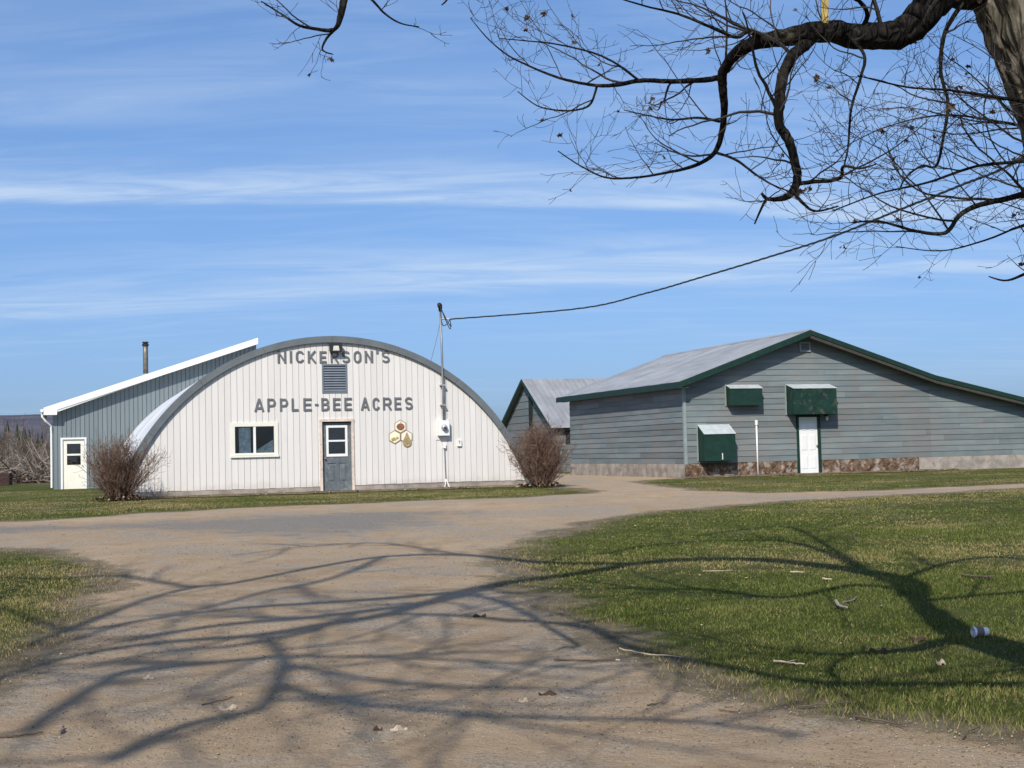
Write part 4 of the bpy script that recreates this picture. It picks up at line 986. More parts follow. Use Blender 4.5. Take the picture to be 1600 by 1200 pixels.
# fascia and soffit along the rakes and eaves
def rake(mb, p, q, y0, y1, up, dn):
    mb.prism_xz([(p[0], p[1]-dn), (q[0], q[1]-dn), (q[0], q[1]-up), (p[0], p[1]-up)], y0, y1)
for j in range(4):
    mb = MB(); rake(mb, ROOFP[j], ROOFP[j+1], YF-0.03, YF, -0.01, 0.205 if j == 0 else 0.15); mb.build('rake_board', M['green'], barn)
    if j: mb = MB(); rake(mb, ROOFP[j], ROOFP[j+1], YF+0.003, YF+0.05, 0.13, 0.27); mb.build('lower_rake_board', M['rakeshade'], barn)
    mb = MB(); rake(mb, ROOFP[j], ROOFP[j+1], YB, YB+0.03, -0.01, 0.205); mb.build('rake_board', M['green'], barn)
    mb = MB(); rake(mb, ROOFP[j], ROOFP[j+1], YF+0.002, -0.022, 0.165, 0.185); mb.build('soffit', M['soffit'], barn)
mb = MB(); mb.box(-5.25, -5.22, YF-0.03, YB+0.03, 3.50+BZ, 3.705+BZ); mb.build('eave_board', M['green'], barn)
mb = MB(); mb.box(-5.219, XL-0.002, YF+0.01, YB-0.01, 3.505+BZ, 3.525+BZ); mb.build('eave_soffit', M['soffit'], barn)
mb = MB(); mb.box(-5.24, -4.93, YF-0.028, -0.46, 3.485+BZ, 3.52+BZ); mb.build('eave_return', M['green'], barn)
# gable vent
gv = MB(); gv.box(-0.28, -0.23, -0.06, 0.0, 4.77+BZ, 5.12+BZ); gv.box(0.10, 0.15, -0.06, 0.0, 4.77+BZ, 5.12+BZ); gv.box(-0.229, 0.099, -0.06, 0.0, 5.07+BZ, 5.12+BZ); gv.box(-0.229, 0.099, -0.06, 0.0, 4.77+BZ, 4.82+BZ)
gv = gv.build('gable_vent', M['corner'], barn)
for k in range(5):
    mb = MB(); zz = 4.845+BZ+0.046*k; mb.prism_yz([(-0.048, zz-0.018), (-0.042, zz-0.021), (-0.022, zz+0.020), (-0.028, zz+0.023)], -0.228, 0.098); mb.build('slat', M['clap'], gv)
# hoods
def hood(x0, x1, zt_, zf, zb, d, label, worn='green', strip=True):
    h = empty('hood', (0, 0, 0)); h.parent = barn; h['label'] = label
    yw = -0.024
    mb = MB(); mb.add([(x0, yw-d, zb), (x1, yw-d, zb), (x1, yw-d, zf), (x0, yw-d, zf), (x0, yw-d+0.02, zb), (x1, yw-d+0.02, zb), (x1, yw-d+0.02, zf), (x0, yw-d+0.02, zf)], [(0,1,2,3),(7,6,5,4),(0,4,5,1),(2,6,7,3),(0,3,7,4),(1,5,6,2)]); mb.build('front', M[worn], h)
    for xa, xb in ((x0, x0+0.02), (x1-0.02, x1)):
        mb = MB(); mb.prism_yz([(yw-d+0.021, zb), (yw, zb), (yw, zt_-0.012), (yw-d+0.021, zf-0.004)], xa, xb); mb.build('side', M[worn], h)
    mb = MB(); mb.prism_yz([(yw-d-0.03, zf-0.002), (yw, zt_), (yw, zt_+0.012), (yw-d-0.03, zf+0.010)], x0-0.02, x1+0.02); mb.build('lid', M['lid'], h)
    if strip: mb = MB(); mb.box(x0-0.055, x0-0.021, yw-0.03, yw+0.02, zb-0.01, zt_+0.02); mb.build('edge_strip', M['corner'], h)
    return h
hood(-3.22, -1.98, 3.60+BZ, 3.47+BZ, 2.88+BZ, 0.31, 'small dark green hood with metal lid high on the barn wall')
hood(-0.86, 0.86, 3.60+BZ, 3.44+BZ, 2.53+BZ, 0.50, 'large worn green hood projecting over the white barn door', 'greenworn')
h3 = hood(-4.35, -3.17, 2.23+BZ, 1.90+BZ, 0.98+BZ, 0.48, 'dark green hood with sloping metal lid low by the barn corner')
mb = MB(); mb.box(-3.70, -3.675, -0.53, -0.506, 1.02+BZ, 1.24+BZ); mb.build('latch', M['white'], h3)
# door, lamp
bd = empty('door', (0, 0, 0)); bd.parent = barn
mb = MB(); mb.box(-0.495, -0.415, -0.05, 0.12, 0.0, 2.45+BZ); mb.box(0.345, 0.45, -0.05, 0.12, 0.0, 2.45+BZ); mb.box(-0.50, 0.455, -0.055, 0.12, 2.451+BZ, 2.50+BZ); mb.build('casing', M['green'], bd)
mb = MB(); mb.box(-0.412, 0.342, 0.0, 0.045, 0.03, 2.44+BZ)
bsl = mb.build('door_slab', M['white'], bd)
for cx0, cx1 in ((-0.33, -0.075), (0.005, 0.26)):
    for cz0, cz1 in ((0.20, 0.68), (0.86, 1.42), (1.55, 1.84)):
        mb = MB(); mb.add([(cx0,-0.0015,cz0),(cx1,-0.0015,cz0),(cx1,-0.0015,cz1),(cx0,-0.0015,cz1),(cx0+0.03,-0.010,cz0+0.03),(cx1-0.03,-0.010,cz0+0.03),(cx1-0.03,-0.010,cz1-0.03),(cx0+0.03,-0.010,cz1-0.03)], [(0,1,5,4),(1,2,6,5),(2,3,7,6),(3,0,4,7),(4,5,6,7)]); mb.build('door_panel', M['white'], bd)
knob(bd, 0.285, 0.0, 1.02, 0.032, 'brass')
mb = MB(); mb.box(-0.55, 0.50, -0.30, 0.0, -0.06, 0.028); mb.build('doorstep', M['concrete'], bd)
wl_ = empty('wall_lamp', BARN+Wd*0.66+Dd*(-0.02)+Vector((0, 0, 2.42+BZ)), TH); tag(wl_, 'small jar lamp under the hood beside the white barn door', 'lamp')
mb = MB(); mb.tube([(0, 0, 0.08), (0, -0.10, 0.09), (0, -0.14, 0.05)], [0.035, 0.03, 0.045], 10); mb.build('fitting', M['black'], wl_)
mb = MB(); mb.tube([(0, -0.14, 0.04), (0, -0.14, -0.02), (0, -0.14, -0.09), (0, -0.14, -0.12)], [0.04, 0.05, 0.045, 0.02], 12); mb.smooth = True; mb.build('jar', M['lens'], wl_)
vp = empty('vent_pipe', BARN+Wd*(-2.12)+Dd*(-0.09), TH); tag(vp, 'white plastic vent pipe standing against the barn wall', 'pipe')
mb = MB(); mb.tube([(0, 0, -0.1), (0, 0, 1.0), (0, 0, 1.80)], 0.031, 12); mb.smooth = True; mb.build('pipe', M['white'], vp)
mb = MB(); mb.tube([(0, 0, 1.79), (0, 0, 1.93), (0, 0, 1.96)], [0.055, 0.055, 0.03], 12); mb.build('cap', M['cream'], vp)

# ------------------------------------------------------------------ gabled barn behind
BB = Vector((1.966, 66.0, 0.4)); bb = empty('gabled_barn', BB, TH); tag(bb, 'small grey gabled barn with metal roof between the hut and the big barn', 'building')
EZ, RZ, BBL, BBD = 2.60-0.4, 5.13-0.4, 13.0, 8.0
gab = lambda y: min(EZ+(RZ-EZ)*(y+0.25)/(4.0+0.25), EZ+(RZ-EZ)*(8.25-y)/4.25)-0.10
mb = MB(); mb.prism_yz([(0.0, 0.0), (BBD, 0.0), (BBD, gab(BBD)), (4.0, gab(4.0)), (0.0, gab(0.0))], 0.06, 0.1); mb.box(0.101, BBL, 0.05, 0.1, 0, gab(0)); mb.box(0.101, BBL, BBD-0.1, BBD-0.05, 0, gab(0)); mb.box(BBL-0.05, BBL, 0.11, BBD-0.11, 0, gab(0)); gw = mb.build('wall', M['clapback'], bb)
zz = 0.0; hgt = 0.36
while zz < RZ:
    pl = [(0.0, zz), (BBD, zz), (BBD, zz+hgt-0.02), (0.0, zz+hgt-0.02)]; sl = (RZ-EZ)/4.25
    pl = clip_poly(pl, -sl, 1, EZ+sl*0.25-0.08); pl = clip_poly(pl, sl, 1, EZ+sl*8.25-0.08)
    if len(pl) >= 3:
        mb = MB(); k = len(pl); f0 = lambda z: 0.018*(z-zz)/hgt
        vs = [(f0(z), y, z) for y, z in pl]+[(0.059, y, z) for y, z in pl]
        mb.add(vs, [tuple(range(k-1, -1, -1)), tuple(range(k, 2*k))]+[(i, (i+1) % k, (i+1) % k+k, i+k) for i in range(k)]); mb.build('clapboard', M['clap'], gw)
    if zz < EZ-0.2: mb = MB(); mb.box(0.06, BBL, 0.0, 0.049, zz, zz+hgt-0.02); mb.build('clapboard', M['clap'], gw)
    zz += hgt
for i in range(12):
    x0, x1 = -0.25+(BBL+0.5)*i/12, -0.25+(BBL+0.5)*(i+1)/12
    for ya, yb in ((-0.35, 4.0), (8.35, 4.0)):
        mb = MB(); za = EZ-0.06; lift = 0.006*(i % 2)
        vs = []
        for j in range(9):
            xx = x0+(x1+0.02-x0)*j/8; r = 0.014*(j % 2)+lift
            vs += [(xx, ya, za+r+0.02), (xx, yb, RZ+r+0.02), (xx, ya, za), (xx, yb, RZ)]
        fs = []
        for j in range(8):
            s, t = 4*j, 4*j+4; q = [(s, t, t+1, s+1), (s+3, t+3, t+2, s+2), (s, s+2, t+2, t), (s+1, t+1, t+3, s+3)]; fs += q
        mb.add(vs, fs); mb.build('roof_sheet', M['tin'], bb)
for ya, yb in ((-0.35, 4.0), (8.35, 4.0)):
    mb = MB(); za = EZ-0.06; mb.add([(-0.28, ya, za-0.16), (-0.28, yb, RZ-0.16), (-0.28, yb, RZ+0.02), (-0.28, ya, za+0.02), (-0.252, ya, za-0.16), (-0.252, yb, RZ-0.16), (-0.252, yb, RZ+0.02), (-0.252, ya, za+0.02)], [(0,1,2,3),(7,6,5,4),(0,4,5,1),(3,2,6,7),(0,3,7,4),(1,5,6,2)]); mb.build('barge_board', M['green'], bb)
bw_ = MB(); bw_.box(-0.035, 0.0, 3.05, 3.62, 2.10, 3.85); bw_ = bw_.build('window', M['green'], bb)
mb = MB(); mb.box(-0.045, -0.036, 3.15, 3.52, 2.2, 3.75); mb.build('pane', M['dark'], bw_)
mb = MB(); mb.box(0.6, 3.2, -0.02, -0.002, 1.35, 2.0); mb.build('opening', M['dark'], bb)

# ------------------------------------------------------------------ vegetation helpers
def wander(p, d, L, n, curl, up, r):
    pts = [Vector(p)]; d = Vector(d).normalized(); st = L/n
    ax = Vector((r.uniform(-1, 1), r.uniform(-1, 1), r.uniform(-1, 1))).normalized()
    for i in range(n):
        d = (d + ax*(curl*r.uniform(-0.4, 1.0)) + Vector((r.uniform(-1, 1), r.uniform(-1, 1), r.uniform(-1, 1)))*curl*0.8 + Vector((0, 0, up))).normalized()
        if r.random() < 0.25: ax = -ax
        pts.append(pts[-1]+d*st)
    return pts
def perp_dir(t, ang, r):
    t = Vector(t).normalized(); a = t.orthogonal().normalized(); b = t.cross(a); ph = r.uniform(0, 2*math.pi)
    return (t*math.cos(ang)+(a*math.cos(ph)+b*math.sin(ph))*math.sin(ang)).normalized()
def spread(mb, pts, rads, level, r, lens, spacing, tips=None, up=0.05, start=0.1, rmin=0.0011, maxlev=2):
    """side shoots along a branch; thinner and shorter at each level"""
    L = sum((b-a).length for a, b in zip(pts, pts[1:])); s = L*start; acc = 0.0; i = 0
    seg = [(b-a).length for a, b in zip(pts, pts[1:])]
    while s < L:
        acc = 0.0; i = 0
        while i < len(seg)-1 and acc+seg[i] < s: acc += seg[i]; i += 1
        t = (s-acc)/max(seg[i], 1e-6); p = pts[i].lerp(pts[i+1], min(1, t)); tan = pts[i+1]-pts[i]; rr = rads[i]+(rads[i+1]-rads[i])*min(1, t)
        k = 0.45+0.55*(1-s/L); ln = lens[level]*r.uniform(0.45, 1.5)*k*(1.2, 1.15, 0.9)[level]
        d = perp_dir(tan, math.radians(r.uniform(28, 68)), r)
        if level == 0 and d.z < -0.3: d.z *= -0.35
        n = 12 if level == 0 else (7 if level == 1 else 4)
        q = wander(p, d, ln, n, (0.21, 0.27, 0.27)[level], up, r); r0 = max(rmin*1.4, min(rr*0.55, 0.0035*(2.4-level)*max(0.4, ln/lens[level])))
        rd = [r0*(1-0.72*j/n) if r0*(1-0.72*j/n) > rmin else rmin for j in range(n+1)]
        mb.tube(q, rd, 4 if level == 0 else 3, cap=False)
        if tips is not None and level >= 1: tips.append((q[-1], (q[-1]-q[-2]).normalized()))
        if level < maxlev: spread(mb, q, rd, level+1, r, lens, spacing, tips, up, 0.15, rmin, maxlev)
        s += spacing[level]*r.uniform(0.5, 1.5)
def interp_r(pts, rkeys):
    n = len(pts)
    return [float(np.interp(i/(n-1), [k for k, _ in rkeys], [v for _, v in rkeys])) for i in range(n)]

# ------------------------------------------------------------------ the big tree at the right
TB = Vector((3.55, 6.0, 0.03)); tree = empty('maple_tree', TB)
tag(tree, 'old leaning bare tree with crooked drooping limbs and a few brown leaves', 'tree')
cot = 1/math.tan(SUN_EL); SX, SY = cot*math.sin(SUN_AZ), cot*math.cos(SUN_AZ)
def lift(px, py, h):
    """the place in the air whose shadow falls on that spot of the ground"""
    g = gnd(px, py); return Vector((g.x-SX*h, g.y-SY*h, g.z+h))
def rel(P): return [Vector(p)-TB for p in P]
twigs = MB(); tips = []; tr = random.Random(5)
trunk_k = [Vector((3.75,6.0,-0.25)), Vector((3.50,6.0,0.5)), Vector((3.19,6.0,1.4)), Vector((2.86,6.0,2.3)), Vector((2.47,6.0,3.1)), Vector((2.14,6.02,3.9)), Vector((1.98,6.0,5.0)), Vector((1.85,6.0,6.2)), Vector((1.5,6.0,7.6)), Vector((1.25,6.0,8.9)), Vector((0.9,5.8,10.6))]
tk = catmull(trunk_k, 26)
def trunk_mesh():
    mb = MB(); k = 72; n = len(tk); vs = []
    for i, p in enumerate(tk):
        t = i/(n-1); r = float(np.interp(t, [0, 0.06, 0.2, 0.4, 0.5, 0.7, 1], [0.44, 0.36, 0.27, 0.225, 0.13, 0.08, 0.04]))
        for j in range(k):
            a = 2*math.pi*j/k; d = Vector((math.cos(a), math.sin(a), 0.25*math.cos(a)))
            q = p-TB+d*r; nz = mnoise.noise(Vector((math.cos(a)*2.2, math.sin(a)*2.2, p.z*1.1)))*0.05+mnoise.noise(Vector((a*3.2, p.z*0.7, 3.0)))*0.02
            rg = abs(mnoise.noise(Vector((a*5.5+0.9*mnoise.noise(Vector((a*2, p.z*2.5, 8))), p.z*2.6, 1.0))))+0.5*abs(mnoise.noise(Vector((a*12, p.z*6.5, 4.0))))
            vs.append(q+d*(nz*(r/0.3)-0.020+0.055*rg))
    fs = [(i*k+j, i*k+(j+1) % k, (i+1)*k+(j+1) % k, (i+1)*k+j) for i in range(n-1) for j in range(k)]
    mb.add(vs, fs); mb.smooth = True; return mb.build('trunk', M['bark'], tree)
trunk_mesh()
def limb(P, rk, lens=(0.6, 0.32, 0.13), spacing=(0.154,0.108,0.088), start=0.12, dense=True, up=0.04, n=6, maxlev=2, knobby=0.05):
    pts = catmull(rel(P), n); rd = interp_r(pts, rk)
    pts = [p+Vector((tr.uniform(-1, 1), tr.uniform(-1, 1), tr.uniform(-1, 1)))*rr*0.09 for p, rr in zip(pts, rd)]
    rd = [rr*(1+tr.uniform(-knobby, knobby)) for rr in rd]
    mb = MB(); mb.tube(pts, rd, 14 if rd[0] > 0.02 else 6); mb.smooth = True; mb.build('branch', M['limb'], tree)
    if dense: spread(twigs, pts, rd, 0, tr, lens, spacing, tips, up, start, maxlev=maxlev)
    return pts
def V3(px, py, Y): return atY(px, py, Y)
def pxr(d, Y=6.0): return d/2/FPX*Y                     # radius from a diameter in photo pixels
# limbs in view
limb([trunk_k[6], V3(1540,-75,6.0), V3(1475,-15,5.95), V3(1438,28,5.9), V3(1400,54,5.9), V3(1345,57,5.85), V3(1290,48,5.8), V3(1235,57,5.8), V3(1182,66,5.85), V3(1150,84,5.95), V3(1130,112,6.05), V3(1129,135,6.1), V3(1132,168,6.15), V3(1128,205,6.2), V3(1117,238,6.25), V3(1085,259,6.35), V3(1030,272,6.5), V3(985,278,6.6), V3(945,277,6.7), V3(905,258,6.8), V3(872,236,6.9)],
     [(0,0.15),(0.1,pxr(56)),(0.2,pxr(46)),(0.3,pxr(34)),(0.4,pxr(23)),(0.48,pxr(17)),(0.6,pxr(12)),(0.7,pxr(8)),(0.8,pxr(4.5)),(1,pxr(2))], start=0.16, lens=(0.62,0.30,0.13))
limb([V3(1272,55,5.82), V3(1258,70,5.78), V3(1238,88,5.7), V3(1223,120,5.65), V3(1218,160,5.6), V3(1218,195,5.6), V3(1233,220,5.55), V3(1241,250,5.55), V3(1246,278,5.5), V3(1237,301,5.5), V3(1222,310,5.5), V3(1200,311,5.5), V3(1190,302,5.5)],
     [(0,pxr(20)),(0.3,pxr(16)),(0.6,pxr(13)),(0.8,pxr(10)),(0.9,pxr(6)),(1,pxr(4))], start=0.2, lens=(0.55,0.28,0.12))
limb([V3(1198,310,5.5), V3(1190,325,5.5), V3(1179,350,5.5)], [(0,pxr(5)),(1,pxr(2.5))], lens=(0.3,0.15,0.08))
limb([V3(1243,288,5.5), V3(1270,284,5.45), V3(1300,282,5.4), V3(1315,275,5.35), V3(1318,260,5.3), V3(1345,263,5.25), V3(1370,256,5.2)], [(0,pxr(7)),(0.6,pxr(5)),(1,pxr(2))], lens=(0.42,0.22,0.1))
limb([V3(1240,300,5.5), V3(1255,318,5.5), V3(1275,330,5.5), V3(1310,322,5.5)], [(0,pxr(6)),(1,pxr(2))], lens=(0.4,0.2,0.1))
limb([V3(1128,120,6.07), V3(1100,125,6.15), V3(1050,127,6.3), V3(1000,126,6.4), V3(962,133,6.5), V3(928,133,6.6), V3(885,125,6.7), V3(855,115,6.8), V3(820,100,6.9), V3(790,84,7.0), V3(760,58,7.1), V3(735,28,7.15)],
     [(0,pxr(10)),(0.4,pxr(7)),(0.7,pxr(4)),(1,pxr(1.6))], lens=(0.5,0.26,0.12), spacing=(0.182,0.121,0.088), start=0.08, up=0.05)
limb([V3(996,124,6.4), V3(962,99,6.45), V3(925,82,6.55), V3(869,69,6.7), V3(824,64,6.8), V3(780,60,6.9)], [(0,pxr(5)),(1,pxr(1.6))], lens=(0.45,0.24,0.1))
limb([V3(933,134,6.6), V3(922,163,6.6), V3(899,172,6.65), V3(869,172,6.7), V3(839,165,6.8), V3(809,143,6.9)], [(0,pxr(5)),(1,pxr(1.6))], lens=(0.3,0.18,0.09))
limb([V3(1118,238,6.25), V3(1150,250,6.1), V3(1180,272,6.0), V3(1210,290,5.9), V3(1250,305,5.8)], [(0,pxr(5)),(1,pxr(2))], lens=(0.4,0.22,0.1))
limb([V3(1125,190,6.2), V3(1090,184,6.2), V3(1050,187,6.25), V3(1010,180,6.3), V3(975,172,6.3)], [(0,pxr(5)),(1,pxr(1.6))], lens=(0.35,0.2,0.1))
limb([V3(1530,-30,6.0), V3(1491,24,5.9), V3(1474,60,5.85), V3(1470,112,5.8), V3(1481,161,5.8), V3(1474,214,5.75), V3(1463,259,5.7), V3(1440,259,5.7), V3(1416,277,5.65), V3(1404,298,5.6)], [(0,pxr(8)),(0.6,pxr(4.5)),(1,pxr(2))], lens=(0.5,0.25,0.11), spacing=(0.168,0.108,0.088))
limb([V3(1760,330,6.0), V3(1680,305,5.9), V3(1610,303,5.8), V3(1570,311,5.75), V3(1525,322,5.7), V3(1499,337,5.65), V3(1476,364,5.6), V3(1431,361,5.55), V3(1375,346,5.5), V3(1330,348,5.45)], [(0,pxr(16)),(0.3,pxr(9)),(0.6,pxr(6.5)),(1,pxr(2))], lens=(0.62,0.3,0.13), spacing=(0.112,0.095,0.088), start=0.1)
limb([V3(1740,250,6.05), V3(1660,245,5.6), V3(1600,252,5.5), V3(1525,260,5.4), V3(1450,285,5.3), V3(1375,302,5.2), V3(1300,330,5.1)], [(0,pxr(11)),(0.4,pxr(5)),(1,pxr(1.7))], lens=(0.5,0.26,0.11), spacing=(0.119,0.101,0.088))
limb([V3(1720,180,6.05), V3(1640,165,5.5), V3(1560,152,5.35), V3(1484,141,5.3), V3(1416,136,5.2), V3(1340,118,5.1)], [(0,pxr(10)),(0.4,pxr(4.5)),(1,pxr(1.6))], lens=(0.42,0.22,0.1), spacing=(0.133,0.101,0.088))
limb([V3(1740,240,6.05), V3(1650,210,6.5), V3(1560,190,6.8), V3(1470,180,7.0), V3(1380,200,7.1), V3(1300,240,7.2)], [(0,pxr(10)),(0.5,pxr(4)),(1,pxr(1.6))], lens=(0.6,0.3,0.13), spacing=(0.119,0.101,0.088))
limb([V3(1780,400,6.0), V3(1690,395,6.2), V3(1620,420,6.3), V3(1575,438,6.4), V3(1545,432,6.5)], [(0,pxr(10)),(0.5,pxr(6)),(1,pxr(2))], lens=(0.35,0.2,0.1))
limb([V3(1780,380,6.0), V3(1700,340,6.6), V3(1620,345,7.0), V3(1540,375,7.2), V3(1470,392,7.4), V3(1400,385,7.5)], [(0,pxr(10)),(0.5,pxr(4)),(1,pxr(1.7))], lens=(0.6,0.3,0.13), spacing=(0.119,0.101,0.088))
limb([V3(1345,50,5.85), V3(1355,20,5.8), V3(1330,-10,5.7), V3(1290,-40,5.6)], [(0,pxr(9)),(1,pxr(4))], lens=(0.5,0.26,0.11))
limb([V3(1190,60,5.85), V3(1170,48,5.7), V3(1150,58,5.6), V3(1110,42,5.5), V3(1060,22,5.4), V3(1010,10,5.3), V3(960,-5,5.2)], [(0,pxr(10)),(0.4,pxr(5)),(1,pxr(1.8))], lens=(0.5,0.26,0.11), spacing=(0.119,0.101,0.088))
limb([V3(1320,50,5.8), V3(1350,85,5.6), V3(1345,120,5.5), V3(1330,170,5.4), V3(1325,230,5.3), V3(1318,262,5.3)], [(0,pxr(6)),(1,pxr(2))], lens=(0.4,0.22,0.1))
# boughs above and behind the viewer: they throw the shadows on the drive and the lawn
TRK = lambda h: Vector((float(np.interp(h, [p.z for p in trunk_k], [p.x for p in trunk_k])), 6.0, h))
big_l = (1.0, 0.42, 0.16); big_s = (0.42, 0.22, 0.12)
def out_of_view(p):
    q = Vector(p)+TB-Vector((0, 0, CAMH)); return q.y < 0.3 or abs(q.x/q.y) > 0.40 or q.z/q.y > 0.37
def bough(P, r0, r1, twig=True, lens=big_l, sp=big_s):
    r0 *= 0.95; r1 *= 1.25
    pts = limb(P, [(0, r0), (1, r1)], lens=lens, spacing=sp, dense=twig, n=4, maxlev=1)
    for k in range(4+len(pts)//3):
        i = tr.randint(2, len(pts)-2); L = tr.uniform(0.9, 2.6); q = wander(pts[i], perp_dir(pts[i+1]-pts[i], math.radians(tr.uniform(25, 60)), tr)+Vector((0, 0, 0.15)), L, 9, 0.13, 0.05, tr)
        if not all(out_of_view(p) for p in q): continue
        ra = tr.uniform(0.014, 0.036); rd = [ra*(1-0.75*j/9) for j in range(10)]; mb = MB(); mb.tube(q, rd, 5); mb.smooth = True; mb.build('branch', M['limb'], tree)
        for z in range(3):
            j = tr.randint(2, 7); w = wander(q[j], perp_dir(q[j+1]-q[j], 0.7, tr), L*0.45, 6, 0.15, 0.05, tr)
            if all(out_of_view(p) for p in w): twigs.tube(w, [rd[j]*0.6*(1-0.7*e/6) for e in range(7)], 4, cap=False)
    return pts
bough([TRK(5.9), lift(1412,907,6.2), lift(1300,886,6.4), lift(1187,875,6.5), lift(1075,875,6.6), lift(1000,881,6.70), lift(880,900,7.46), lift(790,911,7.96), lift(725,926,8.31), lift(612,960,8.93), lift(500,979,9.00), lift(412,994,9.00), lift(262,1005,9.00), lift(150,1020,8.90)], 0.17, 0.05)
bough([lift(725,926,8.31), lift(600,937,9.20), lift(480,945,9.20), lift(375,952,9.20), lift(225,971,9.20), lift(120,1000,9.20)], 0.09, 0.03)
bough([lift(1000,881,6.70), lift(860,880,7.97), lift(720,868,9.04), lift(600,871,9.70), lift(487,889,9.70), lift(375,911,9.70), lift(300,920,9.70), lift(225,940,9.70), lift(131,975,9.60), lift(40,1010,9.50)], 0.10, 0.04)
bough([lift(412,994,9.00), lift(442,1027,8.90), lift(436,1069,8.80), lift(405,1110,8.70), lift(319,1129,8.70), lift(244,1155,8.60), lift(180,1189,8.60)], 0.055, 0.055)
bough([lift(442,1027,8.90), lift(380,1033,8.90), lift(319,1039,8.90), lift(206,1050,8.90), lift(161,1069,8.80), lift(94,1110,8.80), lift(49,1144,8.70)], 0.06, 0.05)
bough([lift(442,1027,8.90), lift(540,1028,8.80), lift(650,1031,8.53), lift(760,1036,7.82), lift(837,1042,7.40), lift(950,1050,6.68)], 0.045, 0.015)
bough([lift(440,1045,8.85), lift(500,1050,8.80), lift(612,1069,8.63), lift(725,1076,8.01), lift(837,1077,7.30), lift(931,1091,6.78)], 0.045, 0.012)
bough([lift(436,1069,8.80), lift(500,1091,8.80), lift(612,1106,8.73), lift(725,1117,8.01), lift(875,1125,7.19), lift(1062,1129,6.4), lift(1250,1150,6.4)], 0.05, 0.02)
bough([lift(612,960,8.93), lift(720,964,8.04), lift(800,971,7.30), lift(912,979,6.48), lift(987,1012,5.77), lift(1150,1046,5.4), lift(1262,1065,5.2), lift(1375,1069,5.0), lift(1600,1069,4.8)], 0.05, 0.04)
bough([TRK(6.2), lift(1337,915,6.0), lift(1225,934,6.1), lift(1112,922,6.2), lift(1000,919,6.30), lift(900,905,6.85)], 0.07, 0.02)
bough([TRK(7.8), lift(1250,850,8.2), lift(1150,845,8.4), lift(1040,850,8.5), lift(930,868,8.88)], 0.08, 0.02)
bough([TRK(8.8), lift(1240,825,9.2), lift(1160,828,9.4), lift(1090,838,9.4)], 0.06, 0.02)
bough([TRK(6.8), lift(1480,880,7.6), lift(1560,870,8.0), lift(1640,880,8.3)], 0.07, 0.02)
bough([TRK(5.6), lift(1600,925,6.2), lift(1700,915,6.6)], 0.06, 0.02)
bough([lift(225,971,9.20), lift(110,985,9.40), lift(30,960,9.60), lift(-60,930,9.70)], 0.06, 0.02)
bough([lift(300,920,9.70), lift(180,900,9.80), lift(80,905,9.80), lift(-40,900,9.80)], 0.06, 0.02)
bough([lift(720,868,9.04), lift(600,850,10.00), lift(480,855,10.10), lift(360,870,10.20)], 0.05, 0.015)
bough([lift(150,1020,8.90), lift(60,1040,8.90), lift(-60,1080,8.90)], 0.05, 0.03)
bough([lift(790,911,7.96), lift(690,940,8.91), lift(560,958,9.60), lift(470,968,9.60), lift(380,975,9.60), lift(300,985,9.60), lift(200,1003,9.60)], 0.09, 0.05)
bough([lift(560,958,9.60), lift(480,990,9.80), lift(360,1012,9.90), lift(270,1018,9.90), lift(150,1040,9.90)], 0.06, 0.03)
bough([lift(600,871,9.70), lift(520,905,10.10), lift(420,925,10.30), lift(330,950,10.40), lift(240,965,10.40)], 0.06, 0.03)
hang = lift(725,926,8.31)
limb([hang, hang.lerp(V3(556,-70,6.0), 0.4)+Vector((0,0,0.25)), hang.lerp(V3(556,-70,6.0), 0.8)+Vector((0,0,0.1)), V3(556,-70,6.0), V3(540,-15,6.1), V3(533,22,6.1), V3(522,46,6.1), V3(492,45,6.1), V3(466,39,6.15), V3(440,22,6.2), V3(408,2,6.2)], [(0,0.05),(0.3,pxr(14)),(0.48,pxr(12)),(0.58,pxr(7)),(0.75,pxr(5)),(1,pxr(2))], lens=(0.5,0.26,0.12), spacing=(0.182,0.121,0.096), start=0.36)
limb([V3(523,46,6.1), V3(509,62,6.1), V3(504,78,6.05), V3(520,85,6.0)], [(0,pxr(5)),(1,pxr(2))], lens=(0.22,0.14,0.08))
limb([V3(541,-12,6.1), V3(575,-5,6.0), V3(600,20,5.95), V3(625,36,5.9), V3(655,42,5.9)], [(0,pxr(5)),(1,pxr(2))], lens=(0.25,0.16,0.08))
limb([hang.lerp(V3(760,-90,5.9), 0.15), hang.lerp(V3(760,-90,5.9), 0.5)+Vector((0,0,0.2)), hang.lerp(V3(760,-90,5.9), 0.85), V3(760,-90,5.9), V3(720,-30,5.9), V3(700,-2,5.9), V3(690,8,5.9)], [(0,0.02),(0.5,pxr(4)),(1,pxr(2))], lens=(0.25,0.14,0.08), start=0.6)
o = twigs.build('twigs', M['twig'], tree); tag(o, 'fine bare twigs of the tree', kind='stuff')
print('twig faces', len(twigs.f))
